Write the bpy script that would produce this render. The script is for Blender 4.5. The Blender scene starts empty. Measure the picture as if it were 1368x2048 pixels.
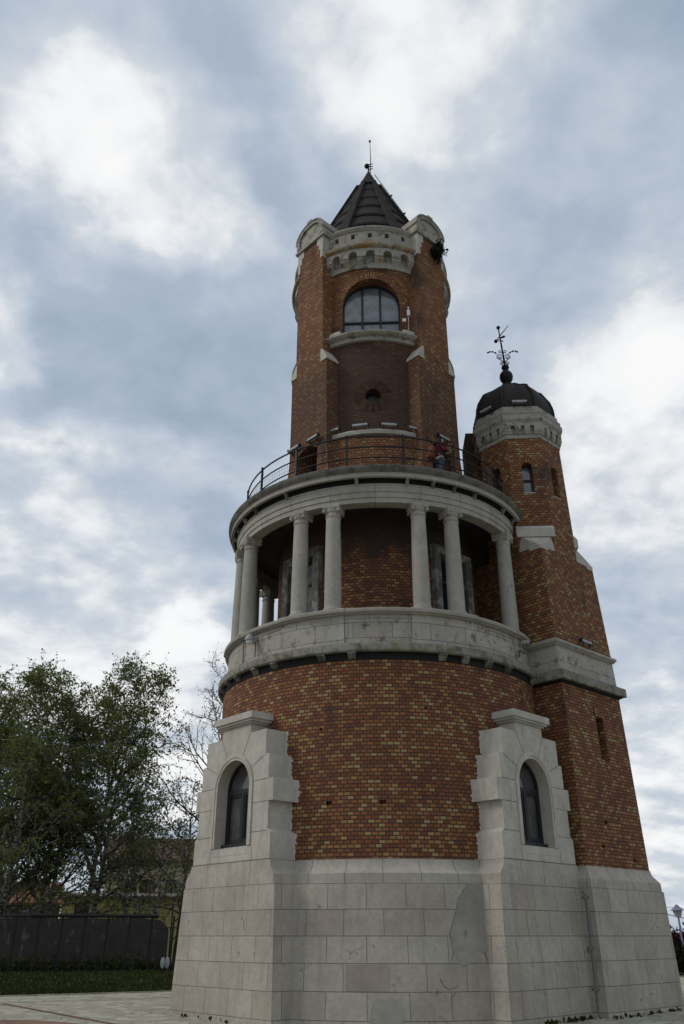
import bpy, bmesh, math, random
from mathutils import Vector, Matrix
import numpy as np
R = math.radians
SC = bpy.context.scene
COL = SC.collection

# ------------------------------------------------------------------ camera, sky, sun, exposure
CD = 24.0                      # distance camera - tower axis
EYE = 1.6
FPX = 1657.0                   # focal length in photo pixels (1368 x 2048)
PITCH = math.atan(848 / FPX)
YAW = R(2.6)
cd = bpy.data.cameras.new('camera')
cam = bpy.data.objects.new('camera', cd)
COL.objects.link(cam)
cam.location = (0, -CD, EYE)
cam.rotation_euler = (R(90) + PITCH, 0, YAW)
cd.sensor_fit = 'VERTICAL'
cd.sensor_height = 36.0
cd.lens = 36.0 * FPX / 2048
cd.clip_end = 3000
cd.clip_start = 0.05
SC.camera = cam
SC.view_settings.view_transform = 'Standard'
SC.view_settings.look = 'None'
SC.view_settings.exposure = 0.0
SC.view_settings.gamma = 1.0


def pix_dir(x, y):
    """world direction of a photo pixel"""
    u = (x - 684) / FPX
    v = (1024 - y) / FPX
    fw = math.cos(PITCH) - v * math.sin(PITCH)
    up = math.sin(PITCH) + v * math.cos(PITCH)
    c, s = math.cos(YAW), math.sin(YAW)
    return Vector((u * c - fw * s, u * s + fw * c, up)).normalized()


def pix_at(x, y, d):
    """world point seen at a pixel at horizontal distance d from the camera"""
    v = pix_dir(x, y)
    k = d / math.hypot(v.x, v.y)
    return Vector((0, -CD, EYE)) + v * k


def pix_ground(x, y, z=0.0):
    v = pix_dir(x, y)
    k = (z - EYE) / v.z
    return Vector((0, -CD, EYE)) + v * k


SUN_EL, SUN_AZ = R(42), R(-100)        # azimuth measured from +Y towards +X
w = bpy.data.worlds.new('World')
SC.world = w
w.use_nodes = True
nt = w.node_tree
nt.nodes.clear()


def N(t, typ, **kw):
    n = t.nodes.new(typ)
    for k, v in kw.items():
        setattr(n, k, v)
    return n


def math_node(t, op, a, b=None, clamp=False):
    n = N(t, 'ShaderNodeMath', operation=op)
    n.use_clamp = clamp
    for i, x in enumerate((a, b)):
        if x is None:
            continue
        if isinstance(x, (int, float)):
            n.inputs[i].default_value = x
        else:
            t.links.new(x, n.inputs[i])
    return n.outputs[0]


def map_range(t, x, a, b, c, d, smooth=True):
    n = N(t, 'ShaderNodeMapRange', interpolation_type='SMOOTHSTEP' if smooth else 'LINEAR')
    n.inputs['From Min'].default_value = a
    n.inputs['From Max'].default_value = b
    n.inputs['To Min'].default_value = c
    n.inputs['To Max'].default_value = d
    t.links.new(x, n.inputs['Value'])
    return n.outputs['Result']


def build_sky():
    tc = N(nt, 'ShaderNodeTexCoord')
    sep = N(nt, 'ShaderNodeSeparateXYZ')
    nt.links.new(tc.outputs['Generated'], sep.inputs[0])
    zz = math_node(nt, 'ADD', math_node(nt, 'ABSOLUTE', sep.outputs['Z']), 0.28)
    px = math_node(nt, 'DIVIDE', sep.outputs['X'], zz)
    py = math_node(nt, 'DIVIDE', sep.outputs['Y'], zz)
    comb = N(nt, 'ShaderNodeCombineXYZ')
    nt.links.new(px, comb.inputs[0])
    nt.links.new(py, comb.inputs[1])
    n1 = N(nt, 'ShaderNodeTexNoise')
    n1.inputs['Scale'].default_value = 3.6
    n1.inputs['Detail'].default_value = 9
    n1.inputs['Roughness'].default_value = 0.56
    n1.inputs['Distortion'].default_value = 0.15
    nt.links.new(comb.outputs[0], n1.inputs['Vector'])
    n2 = N(nt, 'ShaderNodeTexNoise')
    n2.inputs['Scale'].default_value = 1.0
    n2.inputs['Detail'].default_value = 3
    nt.links.new(comb.outputs[0], n2.inputs['Vector'])
    # warped direction so that the bright and dark cloud masses have ragged edges
    wn = N(nt, 'ShaderNodeTexNoise')
    wn.inputs['Scale'].default_value = 3.2
    wn.inputs['Detail'].default_value = 6
    wn.inputs['Roughness'].default_value = 0.55
    nt.links.new(comb.outputs[0], wn.inputs['Vector'])
    sub = N(nt, 'ShaderNodeVectorMath', operation='SUBTRACT')
    nt.links.new(wn.outputs['Color'], sub.inputs[0])
    sub.inputs[1].default_value = (0.5, 0.5, 0.5)
    scl = N(nt, 'ShaderNodeVectorMath', operation='SCALE')
    nt.links.new(sub.outputs[0], scl.inputs[0])
    scl.inputs['Scale'].default_value = 0.40
    add = N(nt, 'ShaderNodeVectorMath', operation='ADD')
    nt.links.new(tc.outputs['Generated'], add.inputs[0])
    nt.links.new(scl.outputs[0], add.inputs[1])
    nrm = N(nt, 'ShaderNodeVectorMath', operation='NORMALIZE')
    nt.links.new(add.outputs[0], nrm.inputs[0])
    total = math_node(nt, 'MULTIPLY', math_node(nt, 'SUBTRACT', n1.outputs['Fac'], 0.5), 2.1)
    total = math_node(nt, 'ADD', total, math_node(nt, 'MULTIPLY', math_node(nt, 'SUBTRACT', n2.outputs['Fac'], 0.5), 0.5))
    n3 = N(nt, 'ShaderNodeTexNoise')
    n3.inputs['Scale'].default_value = 8.5
    n3.inputs['Detail'].default_value = 8
    n3.inputs['Roughness'].default_value = 0.60
    n3.inputs['Distortion'].default_value = 0.3
    nt.links.new(comb.outputs[0], n3.inputs['Vector'])
    total = math_node(nt, 'ADD', total, math_node(nt, 'MULTIPLY', math_node(nt, 'SUBTRACT', n3.outputs['Fac'], 0.5), 0.95))
    # the cloud masses: direction, angular radius, brightness
    masses = [((810, 0), 8, .50), ((235, 290), 6, .50), ((60, 240), 5, .26), ((5, 690), 4, .54), ((130, 1255), 7, .66),
              ((285, 1010), 4, .46), ((1250, 880), 8, .46), ((1215, 720), 6, .2), ((960, 330), 8, .28), ((1330, 1560), 7, .55),
              ((520, 1000), 6, .12), ((390, 1450), 5, .70), ((70, 20), 7, .28), ((640, 300), 6, .10), ((330, 350), 4, .25),
              ((380, 560), 9, -.20), ((240, 830), 10, -.34), ((1150, 420), 8, -.18), ((1000, 570), 8, -.24), ((480, 110), 9, -.28),
              ((90, 1090), 7, -.30), ((420, 1290), 6, -.20), ((1290, 1390), 6, -.28), ((1300, 60), 9, -.26), ((130, 500), 7, -.14),
              ((430, 880), 8, -.28), ((100, 110), 4, -.16), ((1330, 640), 7, -.2), ((1330, 1120), 5, -.1), ((620, 180), 5, -.15)]
    for (p, rad, amp) in masses:
        d = pix_dir(*p)
        dot = N(nt, 'ShaderNodeVectorMath', operation='DOT_PRODUCT')
        nt.links.new(nrm.outputs[0], dot.inputs[0])
        dot.inputs[1].default_value = d
        amp = amp * .62 if amp < 0 else amp
        m = map_range(nt, dot.outputs['Value'], math.cos(R(rad * 1.5)), math.cos(R(rad * .1)), 0, amp)
        total = math_node(nt, 'ADD', total, m)
    ramp = N(nt, 'ShaderNodeValToRGB')
    e = ramp.color_ramp.elements
    e[0].position = 0.0
    e[0].color = (.345, .425, .535, 1)
    e[1].position = 1.0
    e[1].color = (1.0, 1.0, 1.0, 1)
    for pos, c in ((.25, (.42, .50, .61, 1)), (.45, (.53, .60, .69, 1)), (.60, (.63, .68, .74, 1)), (.74, (.83, .855, .885, 1)), (.86, (.95, .955, .96, 1))):
        x = e.new(pos)
        x.color = c
    nt.links.new(map_range(nt, total, -.64, .86, 0, 1, False), ramp.inputs['Fac'])
    cl = N(nt, 'ShaderNodeVectorMath', operation='SCALE')
    nt.links.new(ramp.outputs['Color'], cl.inputs[0])
    cl.inputs['Scale'].default_value = 10.0
    sky = N(nt, 'ShaderNodeTexSky', sky_type='NISHITA')
    sky.sun_disc = False
    sky.sun_elevation = SUN_EL
    sky.sun_rotation = SUN_AZ
    mix = N(nt, 'ShaderNodeMix', data_type='RGBA')
    mix.inputs['Factor'].default_value = 0.94
    nt.links.new(sky.outputs[0], mix.inputs[6])
    nt.links.new(cl.outputs[0], mix.inputs[7])
    bg = N(nt, 'ShaderNodeBackground')
    bg.inputs['Strength'].default_value = 0.1
    nt.links.new(mix.outputs[2], bg.inputs['Color'])
    out = N(nt, 'ShaderNodeOutputWorld')
    nt.links.new(bg.outputs[0], out.inputs['Surface'])


build_sky()
sl = bpy.data.lights.new('sun', 'SUN')
sl.energy = 1.2
sl.angle = R(16)
sl.color = (1.0, .95, .87)
sun = bpy.data.objects.new('sun', sl)
COL.objects.link(sun)
sd = Vector((math.cos(SUN_EL) * math.sin(SUN_AZ), math.cos(SUN_EL) * math.cos(SUN_AZ), math.sin(SUN_EL)))
sun.rotation_euler = sd.to_track_quat('Z', 'Y').to_euler()
sun.location = sd * 60


# ------------------------------------------------------------------ materials
def new_mat(name):
    m = bpy.data.materials.new(name)
    m.use_nodes = True
    t = m.node_tree
    b = t.nodes['Principled BSDF']
    b.inputs['Specular IOR Level'].default_value = 0.25
    return m, t, b


def plain(name, col, rough=.7, metal=0.0, noise=0.0, nscale=6.0, spec=.25):
    m, t, b = new_mat(name)
    b.inputs['Base Color'].default_value = (*col, 1)
    b.inputs['Roughness'].default_value = rough
    b.inputs['Metallic'].default_value = metal
    b.inputs['Specular IOR Level'].default_value = spec
    if noise:
        o = obj_coord(t)
        n = tex_noise(t, o, nscale, 5, .6)
        lo = tuple(c * (1 - noise) for c in col)
        hi = tuple(min(1, c * (1 + noise)) for c in col)
        r = two_ramp(t, n, .3, lo, .7, hi)
        t.links.new(r, b.inputs['Base Color'])
    return m


def obj_coord(t, scale=None):
    tc = N(t, 'ShaderNodeTexCoord')
    oi = N(t, 'ShaderNodeObjectInfo')
    sc = N(t, 'ShaderNodeVectorMath', operation='SCALE')
    sc.inputs[0].default_value = (31.0, 17.0, 0.0)
    t.links.new(oi.outputs['Random'], sc.inputs['Scale'])
    ad = N(t, 'ShaderNodeVectorMath', operation='ADD')
    t.links.new(tc.outputs['Object'], ad.inputs[0])
    t.links.new(sc.outputs[0], ad.inputs[1])
    v = ad.outputs[0]
    if scale:
        mp = N(t, 'ShaderNodeVectorMath', operation='MULTIPLY')
        t.links.new(v, mp.inputs[0])
        mp.inputs[1].default_value = scale
        v = mp.outputs[0]
    return v


def tex_noise(t, vec, scale, detail=4, rough=.55, dist=0.0):
    n = N(t, 'ShaderNodeTexNoise')
    n.inputs['Scale'].default_value = scale
    n.inputs['Detail'].default_value = detail
    n.inputs['Roughness'].default_value = rough
    n.inputs['Distortion'].default_value = dist
    t.links.new(vec, n.inputs['Vector'])
    return n.outputs['Fac']


def ramp(t, fac, stops, interp='LINEAR'):
    r = N(t, 'ShaderNodeValToRGB')
    r.color_ramp.interpolation = interp
    e = r.color_ramp.elements
    e[0].position, e[0].color = stops[0][0], (*stops[0][1], 1)
    e[1].position, e[1].color = stops[-1][0], (*stops[-1][1], 1)
    for p, c in stops[1:-1]:
        x = e.new(p)
        x.color = (*c, 1)
    t.links.new(fac, r.inputs['Fac'])
    return r.outputs['Color']


def two_ramp(t, fac, p0, c0, p1, c1):
    return ramp(t, fac, [(p0, c0), (p1, c1)])


def mixc(t, fac, a, b, blend='MIX'):
    n = N(t, 'ShaderNodeMix', data_type='RGBA', blend_type=blend)
    for i, x in ((0, fac), (6, a), (7, b)):
        if isinstance(x, (int, float)):
            n.inputs[i].default_value = x
        elif isinstance(x, tuple):
            n.inputs[i].default_value = (*x, 1)
        else:
            t.links.new(x, n.inputs[i])
    return n.outputs[2]


def uv_node(t, off=(0, 0)):
    u = N(t, 'ShaderNodeUVMap')
    u.uv_map = 'UVMap'
    ad = N(t, 'ShaderNodeVectorMath', operation='ADD')
    t.links.new(u.outputs[0], ad.inputs[0])
    ad.inputs[1].default_value = (off[0], off[1], 0)
    return ad.outputs[0]


def brick_tex(t, vec, bw, rh, mortar, offset=.5, smooth=.1):
    b = N(t, 'ShaderNodeTexBrick')
    b.offset = offset
    b.inputs['Scale'].default_value = 1.0
    b.inputs['Brick Width'].default_value = bw
    b.inputs['Row Height'].default_value = rh
    b.inputs['Mortar Size'].default_value = mortar
    b.inputs['Mortar Smooth'].default_value = smooth
    b.inputs['Bias'].default_value = 0
    b.inputs['Color1'].default_value = (0, 0, 0, 1)
    b.inputs['Color2'].default_value = (1, 1, 1, 1)
    b.inputs['Mortar'].default_value = (.5, .5, .5, 1)
    t.links.new(vec, b.inputs['Vector'])
    return b


def bump(t, b, h, strength=.3, dist=.02):
    n = N(t, 'ShaderNodeBump')
    n.inputs['Strength'].default_value = strength
    n.inputs['Distance'].default_value = dist
    t.links.new(h, n.inputs['Height'])
    t.links.new(n.outputs[0], b.inputs['Normal'])


BRICK_STOPS = [(.0, (.120, .044, .029)), (.12, (.170, .060, .032)), (.36, (.235, .087, .036)), (.60, (.278, .120, .044)),
               (.78, (.305, .160, .058)), (.90, (.322, .205, .080)), (1.0, (.335, .245, .108))]


def brick_random(t, vec, bw, rh):
    """one independent random value per brick of the running bond"""
    sx = N(t, 'ShaderNodeSeparateXYZ')
    t.links.new(vec, sx.inputs[0])
    row = math_node(t, 'FLOOR', math_node(t, 'DIVIDE', sx.outputs[1], rh))
    half = math_node(t, 'MULTIPLY', math_node(t, 'SUBTRACT', 1.0, math_node(t, 'FLOORED_MODULO', row, 2.0)), .5)
    col = math_node(t, 'FLOOR', math_node(t, 'ADD', math_node(t, 'DIVIDE', sx.outputs[0], bw), half))
    cb = N(t, 'ShaderNodeCombineXYZ')
    t.links.new(col, cb.inputs[0])
    t.links.new(row, cb.inputs[1])
    wn = N(t, 'ShaderNodeTexWhiteNoise', noise_dimensions='2D')
    t.links.new(cb.outputs[0], wn.inputs['Vector'])
    return wn.outputs['Value']


def brick_mat(name, soot=.5, bias=0.0, bw=.155, rh=.085, dark=1.0, vary=1.0, zone=None):
    m, t, b = new_mat(name)
    br = brick_tex(t, uv_node(t), bw, rh, .0115, .5, .15)
    oc = obj_coord(t)
    rnd = brick_random(t, uv_node(t), bw, rh)
    big = tex_noise(t, oc, .7, 2, .5)
    v = math_node(t, 'ADD', math_node(t, 'MULTIPLY', math_node(t, 'POWER', rnd, 1.8), vary), math_node(t, 'MULTIPLY', math_node(t, 'SUBTRACT', big, .5), .45))
    v = math_node(t, 'ADD', v, bias, True)
    c = ramp(t, v, [(p, tuple(x * dark for x in q)) for p, q in BRICK_STOPS])
    fine = tex_noise(t, oc, 22, 5, .7)
    c = mixc(t, .6, c, two_ramp(t, fine, .25, (.55, .52, .50), .8, (1.25, 1.25, 1.25)), 'MULTIPLY')
    # sooty weathering: blotches and vertical runs
    st = tex_noise(t, obj_coord(t, (1, 1, .35)), 1.1, 6, .65, .6)
    c = mixc(t, map_range(t, st, .62 - .16 * soot, .74 - .10 * soot, 0, .75), c, (.036, .024, .021))
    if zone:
        # dark zone between two heights, ragged edges: old soot, on the gallery also ceiling shade
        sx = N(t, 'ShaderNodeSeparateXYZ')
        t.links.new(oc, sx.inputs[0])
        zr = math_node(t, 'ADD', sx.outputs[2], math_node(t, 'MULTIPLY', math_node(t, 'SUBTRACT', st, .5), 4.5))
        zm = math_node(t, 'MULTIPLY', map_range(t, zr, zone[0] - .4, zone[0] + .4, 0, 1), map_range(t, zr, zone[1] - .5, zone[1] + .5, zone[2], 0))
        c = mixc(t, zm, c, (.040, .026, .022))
    mo = mixc(t, fine, (.022, .016, .013), (.055, .042, .034))
    c = mixc(t, br.outputs['Fac'], c, mo)
    t.links.new(c, b.inputs['Base Color'])
    b.inputs['Roughness'].default_value = .85
    h = math_node(t, 'ADD', math_node(t, 'MULTIPLY', br.outputs['Fac'], -1.0), math_node(t, 'MULTIPLY', fine, .35))
    bump(t, b, h, .5, .012)
    return m


def stone_mat(name, base=(.46, .43, .385), joints=None, grime=.3, lichen=0.0, off=(0, 0), rust=0.0, streak=.35):
    m, t, b = new_mat(name)
    oc = obj_coord(t)
    n1 = tex_noise(t, oc, 1.3, 5, .6)
    n2 = tex_noise(t, oc, 9, 6, .65)
    n3 = tex_noise(t, obj_coord(t, (1, 1, .16)), 3.4, 5, .6, .4)
    lo = tuple(x * .80 for x in base)
    hi = tuple(min(1, x * 1.12) for x in base)
    c = two_ramp(t, n1, .3, lo, .72, hi)
    if joints:
        br = brick_tex(t, uv_node(t, off), joints[0], joints[1], .0055, .43, .0)
        sepc = N(t, 'ShaderNodeSeparateColor')
        t.links.new(br.outputs['Color'], sepc.inputs[0])
        tint = ramp(t, sepc.outputs[0], [(0, (.87, .82, .79)), (.10, (.95, .94, .92)), (.5, (1, 1, 1)), (.8, (1.03, 1.03, 1.01)), (1, (.91, .91, .89))])
        c = mixc(t, 1.0, c, tint, 'MULTIPLY')
        pink = tex_noise(t, obj_coord(t, (1, 1, .5)), 2.1, 4, .6)
        c = mixc(t, map_range(t, pink, .56, .72, 0, .5), c, (.34, .275, .235))
    c = mixc(t, .5, c, two_ramp(t, n2, .3, (.72, .70, .67), .7, (1.12, 1.12, 1.12)), 'MULTIPLY')
    c = mixc(t, map_range(t, n3, .50, .72, 0, streak), c, (.20, .175, .145))
    pits = tex_noise(t, oc, 26, 3, .5)
    c = mixc(t, map_range(t, pits, .69, .75, 0, .55), c, (.13, .10, .08))
    if grime:
        g = tex_noise(t, oc, 2.6, 7, .72)
        c = mixc(t, map_range(t, g, .66 - .30 * grime, .80 - .26 * grime, 0, .85), c, (.055, .05, .043))
    if lichen:
        g = tex_noise(t, oc, 4.2, 7, .75)
        c = mixc(t, map_range(t, g, .62 - .2 * lichen, .70 - .2 * lichen, 0, .7), c, (.135, .125, .055))
    if rust:
        g = tex_noise(t, oc, 1.8, 6, .7)
        c = mixc(t, map_range(t, g, .60 - .2 * rust, .72 - .2 * rust, 0, .75), c, (.27, .145, .035))
    if joints:
        # cracks
        vo = N(t, 'ShaderNodeTexVoronoi', feature='DISTANCE_TO_EDGE')
        wv = N(t, 'ShaderNodeVectorMath', operation='ADD')
        nn = N(t, 'ShaderNodeTexNoise')
        nn.inputs['Scale'].default_value = 3.0
        t.links.new(oc, nn.inputs['Vector'])
        t.links.new(oc, wv.inputs[0])
        t.links.new(nn.outputs['Color'], wv.inputs[1])
        t.links.new(wv.outputs[0], vo.inputs['Vector'])
        vo.inputs['Scale'].default_value = .8
        cr = map_range(t, vo.outputs['Distance'], .0, .012, .8, 0)
        cr = math_node(t, 'MULTIPLY', cr, map_range(t, n1, .55, .62, 0, 1))
        c = mixc(t, cr, c, (.12, .10, .08))
        jf = math_node(t, 'MULTIPLY', br.outputs['Fac'], map_range(t, n2, .25, .6, .45, 1.0))
        c = mixc(t, jf, c, (.085, .068, .055))
        bump(t, b, math_node(t, 'SUBTRACT', math_node(t, 'MULTIPLY', n2, .4), br.outputs['Fac']), .7, .02)
    else:
        bump(t, b, n2, .25, .012)
    t.links.new(c, b.inputs['Base Color'])
    b.inputs['Roughness'].default_value = .8
    return m


def glass_mat(name, col, rough=.03, spec=.6):
    m, t, b = new_mat(name)
    o = obj_coord(t)
    n = tex_noise(t, o, 3.0, 2, .5)
    t.links.new(two_ramp(t, n, .35, tuple(x * .7 for x in col), .7, tuple(x * 1.3 for x in col)), b.inputs['Base Color'])
    b.inputs['Roughness'].default_value = rough
    b.inputs['Specular IOR Level'].default_value = spec
    bump(t, b, tex_noise(t, o, 1.4, 1, .5), .06, .05)
    return m


M = {}
M['brick'] = brick_mat('brick', .4, .11, vary=.92)
M['brick_gallery'] = brick_mat('brick_gallery', .5, .05, vary=.8, zone=(11.0, 16, .86))  # zone paints the ceiling's shade into the upper brick, along a soot line
M['brick_up'] = brick_mat('brick_weathered', .5, .22, vary=.65, zone=(14.6, 19.0, .76))
M['brick_buttress'] = brick_mat('brick_buttress', .5, .28, vary=.7, zone=(15.0, 18.0, .5))
M['brick_ring'] = brick_mat('brick_ring', .6, .0, .36, .085, .30, .8)
M['brick_turret'] = brick_mat('brick_turret', .5, .18, vary=.85)
M['ashlar'] = stone_mat('ashlar', (.405, .368, .315), (.86, .5), .22, 0, (0, -.1))
M['dressed'] = stone_mat('dressed_stone', (.475, .442, .382), None, .08, 0)
M['frieze'] = stone_mat('frieze_stone', (.41, .385, .335), (.98, .40), .45, .2, (.2, -.16))
M['column'] = stone_mat('column_stone', (.36, .335, .288), None, .16, 0)
M['slab'] = stone_mat('weathered_slab', (.25, .235, .20), None, .6, .6)
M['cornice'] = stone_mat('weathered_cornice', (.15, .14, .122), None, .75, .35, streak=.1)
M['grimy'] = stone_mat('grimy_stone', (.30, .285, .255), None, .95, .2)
M['crust_shade'] = stone_mat('crust_and_shade_stone', (.014, .013, .012), None, .2, 0, streak=0)  # black crust, with the shadow under the slabs painted into the colour
M['arch'] = stone_mat('architrave_stone', (.37, .347, .30), (1.25, .7), .15, 0, (0, 0))
M['crown'] = stone_mat('crown_stone', (.36, .335, .288), None, .55, .25, rust=.15)
M['rusty'] = stone_mat('rust_stained_stone', (.36, .32, .25), None, .5, .7, rust=.85)
M['plaster'] = stone_mat('shade_dark_plaster', (.04, .036, .032), None, .75, 0, streak=.08)  # gallery shade put into the dark base colour
M['roof'] = plain('roof_metal', (.030, .024, .023), .85, 0, .4, 3.0, .15)
M['dome'] = plain('dome_metal', (.027, .022, .020), .75, 0, .3, 3.0, .2)
M['iron'] = plain('wrought_iron', (.012, .012, .013), .6, .3)
M['rail'] = plain('railing_steel', (.022, .022, .025), .55, .3, .2)
M['frame'] = plain('window_frame', (.020, .021, .024), .5)
M['glass'] = glass_mat('window_glass', (.075, .075, .072))
M['glass_dark'] = glass_mat('dark_glass', (.012, .013, .015))
M['glass_sky'] = glass_mat('sky_tinted_glass', (.15, .168, .178), .05, .9)  # pale base colour carries part of the sky reflection
M['lamp_grey'] = plain('lamp_grey', (.30, .305, .31), .5, 0, .15)
M['white'] = plain('white_plastic', (.62, .62, .61), .5, 0, .08)
M['black'] = plain('black_plastic', (.015, .015, .016), .5)
M['mortar'] = plain('white_mortar', (.58, .55, .50), .9, 0, .15, 20)
M['joint'] = plain('dark_joint', (.10, .082, .066), .9)
M['dark'] = plain('dark_recess', (.02, .018, .017), .95)
M['pipe'] = plain('zinc_pipe', (.13, .128, .125), .6, .2, .2)


# ------------------------------------------------------------------ mesh helpers
class MB:
    def __init__(s):
        s.v, s.f, s.uv = [], [], []

    def face(s, pts, uv=None):
        i = len(s.v)
        pts = [Vector(p) for p in pts]
        s.v += pts
        s.f.append(tuple(range(i, i + len(pts))))
        if uv is None:
            n = Vector((0, 0, 0))
            for k in range(len(pts)):
                a, b = pts[k], pts[(k + 1) % len(pts)]
                n += Vector(((a.y - b.y) * (a.z + b.z), (a.z - b.z) * (a.x + b.x), (a.x - b.x) * (a.y + b.y)))
            if n.length > 0:
                n.normalize()
            if abs(n.z) < .75:
                tv = Vector((0, 0, 1)).cross(n)
                tv.normalize()
                uv = [(p.dot(tv), p.z) for p in pts]
            else:
                uv = [(p.x, p.y) for p in pts]
        s.uv.append(list(uv))

    def quadgrid(s, rows, uvs=None, close=False):
        """rows: list of equally long point lists"""
        for i in range(len(rows) - 1):
            a, b = rows[i], rows[i + 1]
            n = len(a)
            for j in range(n if close else n - 1):
                k = (j + 1) % n
                u = None
                if uvs:
                    u = [uvs[i][j], uvs[i][k], uvs[i + 1][k], uvs[i + 1][j]]
                s.face([a[j], a[k], b[k], b[j]], u)

    def revolve(s, prof, n=96, a0=-180., a1=180., c=(0, 0), rref=None, caps=False, solid=False):
        full = abs(a1 - a0 - 360) < 1e-6
        angs = [R(a0 + (a1 - a0) * i / n) for i in range(n + 1)]
        rr = rref or max(p[0] for p in prof)
        rows, uvs = [], []
        vz = prof[0][1]
        for i, (r, z) in enumerate(prof):
            if i:
                dr, dz = abs(r - prof[i - 1][0]), z - prof[i - 1][1]
                vz = z if abs(dz) > .3 * dr else vz + dr
            rows.append([(c[0] + r * math.sin(a), c[1] - r * math.cos(a), z) for a in angs])
            uvs.append([(rr * a, vz) for a in angs])
        s.quadgrid(rows, uvs)
        if solid:
            s.face([rows[0][j] for j in range(n - 1, -1, -1)] if full else rows[0][::-1])
            s.face(rows[-1][:n] if full else rows[-1])
        if not full and caps:
            s.face([r[0] for r in rows])
            s.face([r[-1] for r in rows][::-1])

    def loft(s, loops, cap0=True, cap1=True):
        s.quadgrid(loops, None, True)
        if cap0:
            s.face(list(loops[0])[::-1])
        if cap1:
            s.face(loops[-1])

    def box(s, x0, x1, y0, y1, z0, z1):
        s.loft([[(x0, y0, z), (x1, y0, z), (x1, y1, z), (x0, y1, z)] for z in (z0, z1)])

    def tube(s, pts, rad, n=6, caps=True):
        pts = [Vector(p) for p in pts]
        if isinstance(rad, (int, float)):
            rad = [rad] * len(pts)
        loops = []
        up = None
        for i, p in enumerate(pts):
            d = (pts[min(i + 1, len(pts) - 1)] - pts[max(i - 1, 0)])
            if d.length < 1e-9:
                d = Vector((0, 0, 1))
            d.normalize()
            if up is None:
                up = Vector((1, 0, 0)) if abs(d.z) > .8 else Vector((0, 0, 1))
            a = d.cross(up)
            if a.length < 1e-4:
                a = d.cross(Vector((.3, .9, .1)))
            a.normalize()
            b = a.cross(d)
            up = b if abs(b.dot(d)) < .9 else up
            loops.append([p + (a * math.cos(2 * math.pi * k / n) + b * math.sin(2 * math.pi * k / n)) * rad[i] for k in range(n)])
        s.loft(loops, caps, caps)

    def sphere(s, c, r, n=12, m=8, sz=1.0):
        rows = []
        for i in range(m + 1):
            a = -math.pi / 2 + math.pi * i / m
            q = max(math.cos(a) * r, 1e-4)
            rows.append([(c[0] + q * math.cos(2 * math.pi * k / n), c[1] + q * math.sin(2 * math.pi * k / n), c[2] + sz * r * math.sin(a)) for k in range(n)])
        s.loft(rows)

    def build(s, name, mat, parent=None, smooth=35, merge=True, loc=None):
        me = bpy.data.meshes.new(name)
        me.from_pydata([tuple(v) for v in s.v], [], s.f)
        ul = me.uv_layers.new(name='UVMap')
        flat = [c for f in s.uv for p in f for c in p]
        ul.data.foreach_set('uv', flat)
        if merge:
            bm = bmesh.new()
            bm.from_mesh(me)
            bmesh.ops.remove_doubles(bm, verts=bm.verts, dist=2e-4)
            bmesh.ops.recalc_face_normals(bm, faces=bm.faces)
            bm.to_mesh(me)
            bm.free()
        if smooth:
            me.polygons.foreach_set('use_smooth', [True] * len(me.polygons))
            me.set_sharp_from_angle(angle=R(smooth))
        mats = mat if isinstance(mat, (list, tuple)) else [mat]
        for q in mats:
            me.materials.append(q)
        o = bpy.data.objects.new(name, me)
        COL.objects.link(o)
        if parent:
            o.parent = parent
        if loc:
            o.location = loc
        return o


def frame(phi, c=(0, 0)):
    """local frame on the side at phi degrees (0 = towards the camera, + = right): P(t, r, z)"""
    a = R(phi)
    o = Vector((math.sin(a), -math.cos(a), 0))
    t = Vector((math.cos(a), math.sin(a), 0))
    c = Vector((c[0], c[1], 0))
    return lambda tt, r, z: c + o * r + t * tt + Vector((0, 0, z))


def prism(mb, P, poly, r0, r1):
    """poly = [(t, z)...] extruded from r0 to r1"""
    a = [P(t, r0, z) for t, z in poly]
    b = [P(t, r1, z) for t, z in poly]
    mb.loft([a, b])


def fbox(mb, P, t0, t1, r0, r1, z0, z1):
    prism(mb, P, [(t0, z0), (t1, z0), (t1, z1), (t0, z1)], r0, r1)


def arch_pts(hw, z0, zs, n=16, rise=None):
    rise = hw if rise is None else rise
    pts = [(-hw, z0)]
    for i in range(n + 1):
        a = math.pi - math.pi * i / n
        pts.append((hw * math.cos(a), zs + rise * math.sin(a)))
    pts.append((hw, z0))
    return pts


def ring_prism(mb, P, outer, inner, r0, r1, close=True):
    n = len(outer)
    for i in range(n if close else n - 1):
        j = (i + 1) % n
        (a, b, c, d) = (outer[i], outer[j], inner[j], inner[i])
        q0 = [P(t, r0, z) for t, z in (a, b, c, d)]
        q1 = [P(t, r1, z) for t, z in (a, b, c, d)]
        mb.face(q1)
        mb.face(q0[::-1])
        mb.face([q0[0], q0[1], q1[1], q1[0]])
        mb.face([q0[3], q1[3], q1[2], q0[2]])
    if not close:
        for i in (0, n - 1):
            mb.face([P(*x) for x in ((outer[i][0], r0, outer[i][1]), (outer[i][0], r1, outer[i][1]), (inner[i][0], r1, inner[i][1]), (inner[i][0], r0, inner[i][1]))])


def cut(o, cutter_mb):
    c = cutter_mb.build('cutter', o.data.materials[0], None, 0)
    md = o.modifiers.new('cut', 'BOOLEAN')
    md.operation = 'DIFFERENCE'
    md.solver = 'EXACT'
    md.object = c
    dg = bpy.context.evaluated_depsgraph_get()
    me = bpy.data.meshes.new_from_object(o.evaluated_get(dg))
    o.modifiers.clear()
    old = o.data
    o.data = me
    me.name = old.name
    cm = c.data
    bpy.data.objects.remove(c)
    bpy.data.meshes.remove(cm)
    me.polygons.foreach_set('use_smooth', [True] * len(me.polygons))
    me.set_sharp_from_angle(angle=R(30))
    return o


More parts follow.
